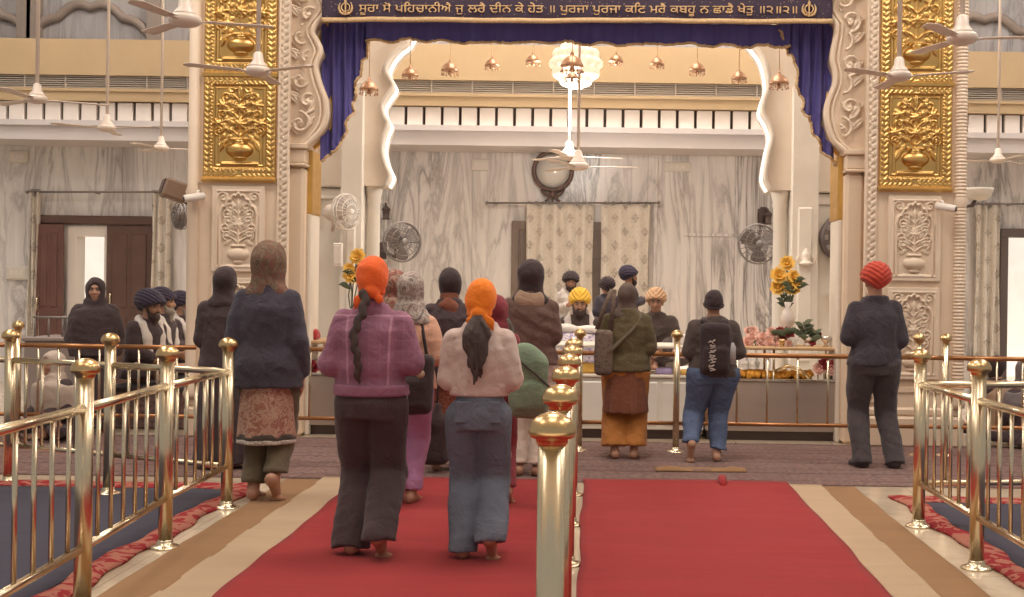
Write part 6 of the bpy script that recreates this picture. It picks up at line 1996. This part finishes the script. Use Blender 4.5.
MB().tube([(-.08, .0, .2), (-.12, .06, .36), (-.15, .12, .40)], .007, 6, flat=1.6).build('strap', M_KURTIB, gb)

# 9 brown hoodie
x, Y, H = who_d(531, 9.0, 258)
P = make_person('person in brown hooded jacket with tan hood lining and black head cover', x, Y, H * .985, 0, wide=1.13, arms={'l': ((.092, -.01, .65), (.06, .13, .68)), 'r': ((.092, -.01, .65), (.06, .13, .68))}, head=(-14, 0), h=.0095)
o = top(P, 'hooded_jacket', M_BROWNH, .52, .02, (.043, .042, .036), fold=.008, seed=81, flare=.006, freq=20)
s = SDF(P.nk - .25, P.nk + .2, .01)
s.cone(P.nk + V3(-.06, -.05, -.03), P.nk + V3(.06, -.05, -.03), .055, .055, .03, (1, .7, 1.2)); s.cone(P.nk + V3(0, 0, -.04), P.nk + V3(0, .0, .015), .105, .09, .03, (1, .9, 1)); s.ell(P.nk + V3(0, -.02, .05), (.07, .07, .05), .02, sub=True); s.disp(.005, 28, 5)
s.build('hood', M_HOODL, o)
trousers(P, 'trousers', M_PALEP, (.066, .052, .046), .55, -.0, .006, 18)
d = SDF(P.lo - .1, P.hi + .1, .012)
d.cone(P.tor(.06, -.02, .55), P.tor(.085, -.03, .12), .035 * P.S, .05 * P.S, .03, (1, .45, 1)); d.disp(.006, 22, 4, (1.5, 1, .3)); d.build('trailing_scarf', M_PALEP, P.o)
hood(P, M_BLACKC, .0, .02, 'head_cover', 18)

# 10 olive coat, brown kurta, ochre trousers
x, Y, H = who(626, 458, 281)
P = make_person('person in olive green coat over brown tunic and ochre trousers', x, Y, H * .985, 0, wide=1.16, feet={'l': (-.07, .03, 0), 'r': (.06, .03, 0)}, arms={'l': ((.112, -.01, .635), (.06, .13, .66)), 'r': ((.112, -.01, .635), (.06, .13, .66))}, h=.0095)
trousers(P, 'trousers', M_ORANGEP, (.072, .07, .076), .5, .02, .006, 22, hw=.1, flat=.85)
skirt(P, 'tunic', M_BROWNK, .55, .26, .112, .085, .128, .105, 8, .045, 6)
top(P, 'coat', M_OLIVE, .50, .022, (.045, .044, .038), fold=.006, seed=91, flare=.01)
hood(P, plain('taupe dark scarf print', (100, 84, 76), .9, 0, .25, 14, 120, .3), 0, .008, 'headscarf', 22)
tote = empty('tote_bag', at(604, 350, Y - .1)); tag(tote, 'taupe printed cloth bag hanging from the olive coat\'s shoulder', 'bag')
s = SDF((-.2, -.12, -.3), (.2, .12, .3), .0105); s.rbox((0, 0, -.02), (.078, .045, .19), .04); s.disp(.005, 24, 3, (1, 1, .6)); s.build('body', M_GSHAWL, tote)
MB().tube([(-.06, 0, .17), (.0, -.0, .36), (.06, .0, .5)], .012, 6, flat=1.8).tube([(.05, 0, .17), (.07, .0, .36), (.08, .0, .5)], .012, 6, flat=1.8).build('strap', M_GSHAWL, tote)
m = MB().tube([P.tor(.085, -.03, .835), P.tor(.03, -.082, .74), P.tor(-.09, -.09, .62), P.tor(-.125, -.06, .55)], .012, 6, flat=2)
m.build('cross_strap', M_OLIVEG, P.o)

# 11 boy with backpack
x, Y, H = who(713, 461, 289)
P = make_person('boy in black knit cap and dark jacket climbing forward with one heel raised', x, Y, H * .985, 0, wide=1.22, feet={'l': (-.135, -.10, 62), 'r': (.035, .04, 0)}, arms={'l': ((.112, .0, .645), (.08, .13, .66)), 'r': ((.118, .0, .645), (.08, .13, .66))}, lean=3, h=.009)
top(P, 'jacket', M_BOYJ, .50, .024, (.05, .048, .042), fold=.008, seed=101, flare=.01, freq=22)
trousers(P, 'jeans', M_DENIM2, (.078, .06, .05), .55, .02, .007, 24, hw=.1)
beanie(P, M_BLKT, 3)
bpk = empty('backpack', P.o.location + Vector(P.tor(0, -.115, .665))); tag(bpk, 'black backpack with white scribbled print worn by the boy in the knit cap', 'backpack')
s = SDF((-.2, -.14, -.3), (.2, .14, .3), .0105); s.rbox((0, 0, 0), (.125, .06, .215), .06, .02); s.rbox((0, -.05, -.08), (.1, .03, .1), .03, .02); s.disp(.005, 24, 5); s.build('body', M_BOYD, bpk)
m = MB(); rg = random.Random(9)
for i in range(16):
    z = .07 - .016 * i; c = -.03 + rg.uniform(-.012, .012)
    yy = -.066 if z > -.0 else -.092
    m.tube([(c - .022, yy, z), (c + rg.uniform(-.01, .01), yy - .004, z + rg.uniform(-.014, .014)), (c + .022, yy, z + rg.uniform(-.012, .012))], .0055, 5)
m.build('print', plain('white print', (176, 160, 150), .8), bpk)
MB().lathe([(.0001, -.09), (.03, -.09), (.032, .05), (.02, .07), (.015, .085), (.0001, .085)], 12, (.135, -.01, -.03)).build('side_bottle', plain('pale blue bottle', (170, 166, 166), .3), bpk)
for sg in (-1, 1):
    MB().tube([(sg * .07, .02, .2), (sg * .085, .09, .235), (sg * .09, .16, .2), (sg * .1, .21, .05)], .018, 6, flat=1.6).build('strap', M_BOYD, bpk)

# 12 man in red turban
x, Y, H = who(874, 466, 262)
P = make_person('man in red orange turban, dark jacket and dark trousers', x, Y, H * .975, math.radians(3), skin=M_SKINP, wide=1.12, feet={'l': (-.085, .02, 0), 'r': (.095, .0, 0)}, arms={'l': ((.116, -.01, .64), (.04, .13, .655)), 'r': ((.112, -.01, .64), (.04, .13, .655))}, head=(4, 4))
hem = fabric('pale shirt hem', (196, 186, 182))
skirt(P, 'shirt_hem', hem, .53, .486, .108, .084, .110, .086, 6, .01, 2)
o = top(P, 'jacket', M_MANJ, .505, .024, (.046, .045, .038), fold=.006, seed=111, flare=.004, freq=24)
trousers(P, 'trousers', M_MANT, (.07, .052, .045), .55, -.03, .006, 26, hw=.102)
sock(P, M_SOCK)
turban(P, M_REDT, 1, 1.06)

# 13 black hooded woman facing the aisle
x, Y, H = who_d(96, 11.25, 277)
P = make_person('person wrapped in black hood facing the aisle before the open brown door', x, Y, H * .985, math.radians(203), wide=1.1, skin=M_SKIN, arms={'l': ((.12, .0, .62), (.08, .05, .47)), 'r': ((.12, .0, .62), (.08, .05, .47))}, eyes=True, head=(-6, 0), h=.0085)
skirt(P, 'cloak_skirt', M_BLACKC, .66, .03, .11, .09, .14, .12, 8, .04, 4)
top(P, 'cloak', M_BLACKC, .5, .024, (.056, .054, .05), fold=.006, seed=121, flare=.02)
hood(P, M_BLACKC, .30, .016, 'hood', 31, spread=.12, depth=.1)

# 14 three men with turbans seated on a low dais, facing right
dx0, dx1 = at(136, 380, 12.1).x, at(196, 380, 12.1).x
daisl = empty('low_dais', ((dx0 + dx1) / 2, 12.3, 0)); tag(daisl, 'low dark dais under the three turbaned men with white stoles', 'dais')
MB().box(-(dx1 - dx0) / 2 - .1, (dx1 - dx0) / 2 + .1, -.75, 1.75, 0, .38, .02).build('platform', M_PERSIAN, daisl)
MB().box(-(dx1 - dx0) / 2 - .12, (dx1 - dx0) / 2 + .12, -.77, 1.77, .36, .4, .01).build('top_cloth', M_BLACKC, daisl)
def seated(label, px, Y, topy, rot, zd, turb=None, coat=M_BLACKC, lean=6, head=(0, 0), wide=1.1, St=1.66, big=1.0, beardm=None, L=.07, stl=True, skin=None, eyes=True, arms=None):
    p = at(px, topy, Y)
    S = St
    seat_h = p.z - zd - (.485 * S) - (.03 if turb is not None else .012)
    f = {'l': (-.02, .13, 10, .012, -1.6), 'r': (.02, .17, 10, .012, 1.6)}
    z = zd + max(0.0, seat_h - .085)
    P = make_person(label, p.x, Y, S, rot, skin=skin or M_SKINP, wide=wide, feet=f, seat=.085, z0=z, lean=lean, head=head, eyes=eyes, h=.0095, arms=arms or {'l': ((.112, .03, .66), (.06, .16, .60)), 'r': ((.112, .03, .66), (.06, .16, .60))})
    trousers(P, 'trousers', coat, (.066, .05, .045), .56, .0, .006, 30, hw=.1)
    top(P, 'coat', coat, .49, .022, (.052, .048, .04), fold=.006, seed=int(px), flare=.012)
    if turb is not None: turban(P, turb, int(px), big)
    if beardm is not None: beard(P, beardm, L)
    if stl: stole(P, M_WHITEC)
    return P, z
seated('bearded man in black turban and white stole nearest the black-hooded person', 141, 12.0, 290, math.radians(-112), .4, M_NAVYT, M_CHARCOAL, 10, (0, -8), beardm=M_HAIR, big=1.18)
seated('grey bearded man in black turban and white stole between two other turbaned men', 158, 12.8, 288, math.radians(-95), .4, M_NAVYT, M_CHARCOAL, 6, (8, 0), beardm=M_BEARDG, L=.1, big=1.05)
seated('man in dark blue turban closest to the pillar in the row of three', 177, 13.6, 293, math.radians(-92), .4, M_NAVYT, M_CHARCOAL, 6, (0, 0), beardm=M_BEARDG, big=1.05, stl=True)

# 15 group behind the white counter, on a raised dais
cdx0, cdx1 = at(535, 380, 13.6).x, at(700, 380, 13.6).x
cd = empty('raised_dais', ((cdx0 + cdx1) / 2, 13.3, 0)); tag(cd, 'raised white dais behind the white counter where the yellow-turbaned reader sits', 'dais')
MB().box(-(cdx1 - cdx0) / 2, (cdx1 - cdx0) / 2, -.45, 2.0, 0, .44, .02).build('platform', M_CREAM2, cd)
MB().box(-(cdx1 - cdx0) / 2 - .02, (cdx1 - cdx0) / 2 + .02, -.47, 2.02, .42, .46, .01).build('white_sheet', M_WHITEC, cd)
seated('bearded reader in bright yellow turban and white stole behind the reading desk', 580, 13.15, 288, PI, .46, M_YELT, M_SUIT, 8, (0, -10), beardm=M_HAIR, L=.09, St=1.7)
seated('man in tan turban and dark suit seated behind the counter beside the olive coat', 657, 13.5, 288, math.radians(165), .46, M_TANT, M_SUIT, 6, (10, -6), beardm=None, stl=False, wide=1.2, skin=M_SKIN)
def standing(label, px, Y, topy, rot, turb, coat, z0, stl=False, beardm=M_HAIR, head=(0, 0), wide=1.08, eyes=True):
    p = at(px, topy, Y); H = p.z - z0
    P = make_person(label, p.x, Y, H * .96, rot, skin=M_SKIN, wide=wide, z0=z0, head=head, eyes=eyes, h=.0095)
    trousers(P, 'trousers', M_CHARCOAL, seed=int(px)); top(P, 'long_coat', coat, .36, .022, (.052, .046, .04), seed=int(px), flare=.02)
    turban(P, turb, int(px), 1.05)
    if beardm: beard(P, beardm, .06)
    if stl: stole(P, M_WHITEC, wd=.045)
    return P
standing('man in black turban with a wide white stole standing behind the yellow-turbaned reader', 571, 13.7, 271, math.radians(195), M_BLKT, M_WHITEC, .46, True, head=(-10, -4))
standing('man in black turban and dark blue coat half hidden behind the olive coat', 607, 13.9, 277, math.radians(15), M_BLKT, M_BLUEC, .46, False, None, eyes=False)
standing('tall man in midnight blue turban behind the olive coat, before the printed curtain', 629, 14.3, 265, math.radians(-70), M_NAVYT, M_BLUEC, .46, False, M_HAIR, (0, 0))

# 16 seated people past the red-turbaned man
P, z = seated('person in tan shawl seated on the floor behind the railing past the red-turbaned man', 1002, 11.7, 371, math.radians(40), 0.0, None, M_CHARCOAL, 8, (0, 0), stl=False, St=1.5, eyes=False)
hood(P, M_BLACKC, 0, .01, 'head_cover', 41, shoulders=False)
s = grid_for(P, .12, zf(P, .86), .0115, .12); s.loft(rx(P, [(.54, .15, .12), (.66, .14, .11), (.76, .125, .085), (.81, .1, .07), (.845, .055, .05)], .02), .03, pleat=(7, .03, zf(P, .8), 1)); s.disp(.006, 22, 4, (1, 1, .6)); s.build('shawl', M_TANSH, P.o)
P, z = seated('person in grey shawl seated on the floor below the bright doorway past the red-turbaned man', 1031, 11.0, 374, math.radians(20), 0.0, None, M_CHARCOAL, 8, (0, 0), stl=False, St=1.5, eyes=False)
hood(P, M_GREYSH, .12, .016, 'shawl', 43, spread=.12, depth=.1)
# 17 seated on the carpet behind the railing at the far side
P, z = seated('person in pale shawl seated on the floor beside the grey table', 60, 10.75, 381, math.radians(150), 0.0, None, M_CHARCOAL, 8, (0, 0), stl=False, St=1.42, eyes=True)
hood(P, M_PALEP, .2, .018, 'shawl', 45, spread=.13, depth=.11)
# grey table by the brown door
a, b = at(24, 337, 12.2), at(74, 337, 12.2)
tb = empty('grey_table', ((a.x + b.x) / 2, 12.4, 0)); tag(tb, 'plain grey box table below the open leaf of the brown door', 'table')
hw = (b.x - a.x) / 2; M_GT = plain('grey laminate', (146, 132, 126), .5, 0, .03)
MB().box(-hw, hw, -.2, .5, .1, a.z - .04, .01).build('cabinet', M_GT, tb); MB().box(-hw - .02, hw + .02, -.23, .53, a.z - .04, a.z, .008).build('tabletop', M_GT, tb); MB().box(-hw + .04, hw - .04, -.16, .46, 0, .1).build('plinth', M_DARKMETAL, tb)
rack = empty('desk_rail', ((a.x + b.x) / 2, 12.35, a.z)); tag(rack, 'low metal rail standing on the grey box table', 'rail')
m = MB().tube([(-hw * .9, 0, .2), (hw * .9, 0, .2)], .012, 6)
m.build('top_bar', M_GREYMETAL, rack)
for k in range(4): MB().tube([(-hw * .85 + hw * 1.7 * k / 3, 0, 0), (-hw * .85 + hw * 1.7 * k / 3, 0, .2)], .01, 6).build('upright', M_GREYMETAL, rack)
# red folded cloth strap at the near edge of the empty carpet
tag(MB().tube([at(722, 483, 8.68) + Vector((0, 0, .03)), at(722, 487, 8.5) + Vector((.01, 0, .0))], [.035, .02], 8).build('carpet_tab', M_RED), 'small folded red tab at the far edge of the empty red carpet', 'carpet tab')
gpos = ground(700, 471)
tag(MB().grid(lambda u, v: (gpos.x - .35 + .7 * u, gpos.y - .1 + .2 * v, .016 + .02 * math.sin(u * 9) * math.sin(v * 3.1)), 20, 6, True, (0, 0, -.008)).build('doormat', M_BROWNMAT), 'crumpled brown mat under the raised heel of the boy', 'mat')
# ---------------------------------------------------------------- camera, light, exposure
cam = bpy.data.cameras.new('camera'); co = bpy.data.objects.new('camera', cam); COL.objects.link(co)
cam.sensor_width = 36; cam.sensor_fit = 'HORIZONTAL'
cam.lens = F / 1024 * 36
vx, vy = CX - 512, HY - 298.5                       # vanishing point offset, image frame (y down)
# undo the roll so the shift is given in the camera's own frame
cam.shift_x = -(vx * 1.0) / 1024; cam.shift_y = vy / 1024
co.location = (0, 0, HC)
co.rotation_euler = (Matrix.Rotation(math.radians(90), 3, 'X') @ Matrix.Rotation(ROLL, 3, 'Z')).to_euler()
SC.camera = co
W = bpy.data.worlds.new('world'); SC.world = W; W.use_nodes = True
bgn = W.node_tree.nodes['Background']; bgn.inputs[0].default_value = (1.0, .95, .9, 1); bgn.inputs[1].default_value = .4
def area(name, loc, size, power, rot=(0, 0, 0), col=(1, .93, .85), sy=None):
    l = bpy.data.lights.new(name, 'AREA'); l.energy = power; l.size = size; l.color = col
    if sy: l.shape = 'RECTANGLE'; l.size_y = sy
    o = bpy.data.objects.new(name, l); COL.objects.link(o); o.location = loc; o.rotation_euler = rot
    return o
for i, (x, y, e) in enumerate(((-5, 3, 90), (0, 3, 100), (5, 3, 90), (-6, 8, 230), (0, 8, 270), (6, 8, 230), (-7.5, 13.5, 190), (0, 12.6, 230), (7.5, 13.5, 220), (-2.2, 15.2, 330), (2.2, 15.2, 330))):
    area('ceiling_fill', (x, y, 8.1), 1.6 if abs(x) == 2.2 else 2.2, e)  # unseen area lights added under the ceiling to light the hall
SC.view_settings.view_transform = 'Standard'; SC.view_settings.look = 'None'
SC.view_settings.gamma = 1; SC.view_settings.use_curve_mapping = False
SC.view_settings.exposure = -0.05
SC.cycles.max_bounces = 6; SC.cycles.diffuse_bounces = 4; SC.cycles.glossy_bounces = 4
SC.cycles.use_denoising = True
SC.cycles.sample_clamp_indirect = 6

sl = bpy.data.lights.new('sun', 'SUN'); sl.energy = 9; sl.angle = .02; so = bpy.data.objects.new('sun', sl); COL.objects.link(so)
so.rotation_euler = Vector((0, .38, -1)).to_track_quat('-Z', 'Y').to_euler()

pl_ = bpy.data.lights.new('chandelier_light', 'POINT'); pl_.energy = 130; pl_.shadow_soft_size = .2; pl_.color = (1, .93, .84)
po = bpy.data.objects.new('chandelier_light', pl_); COL.objects.link(po); po.location = cp + Vector((0, 0, -.5))
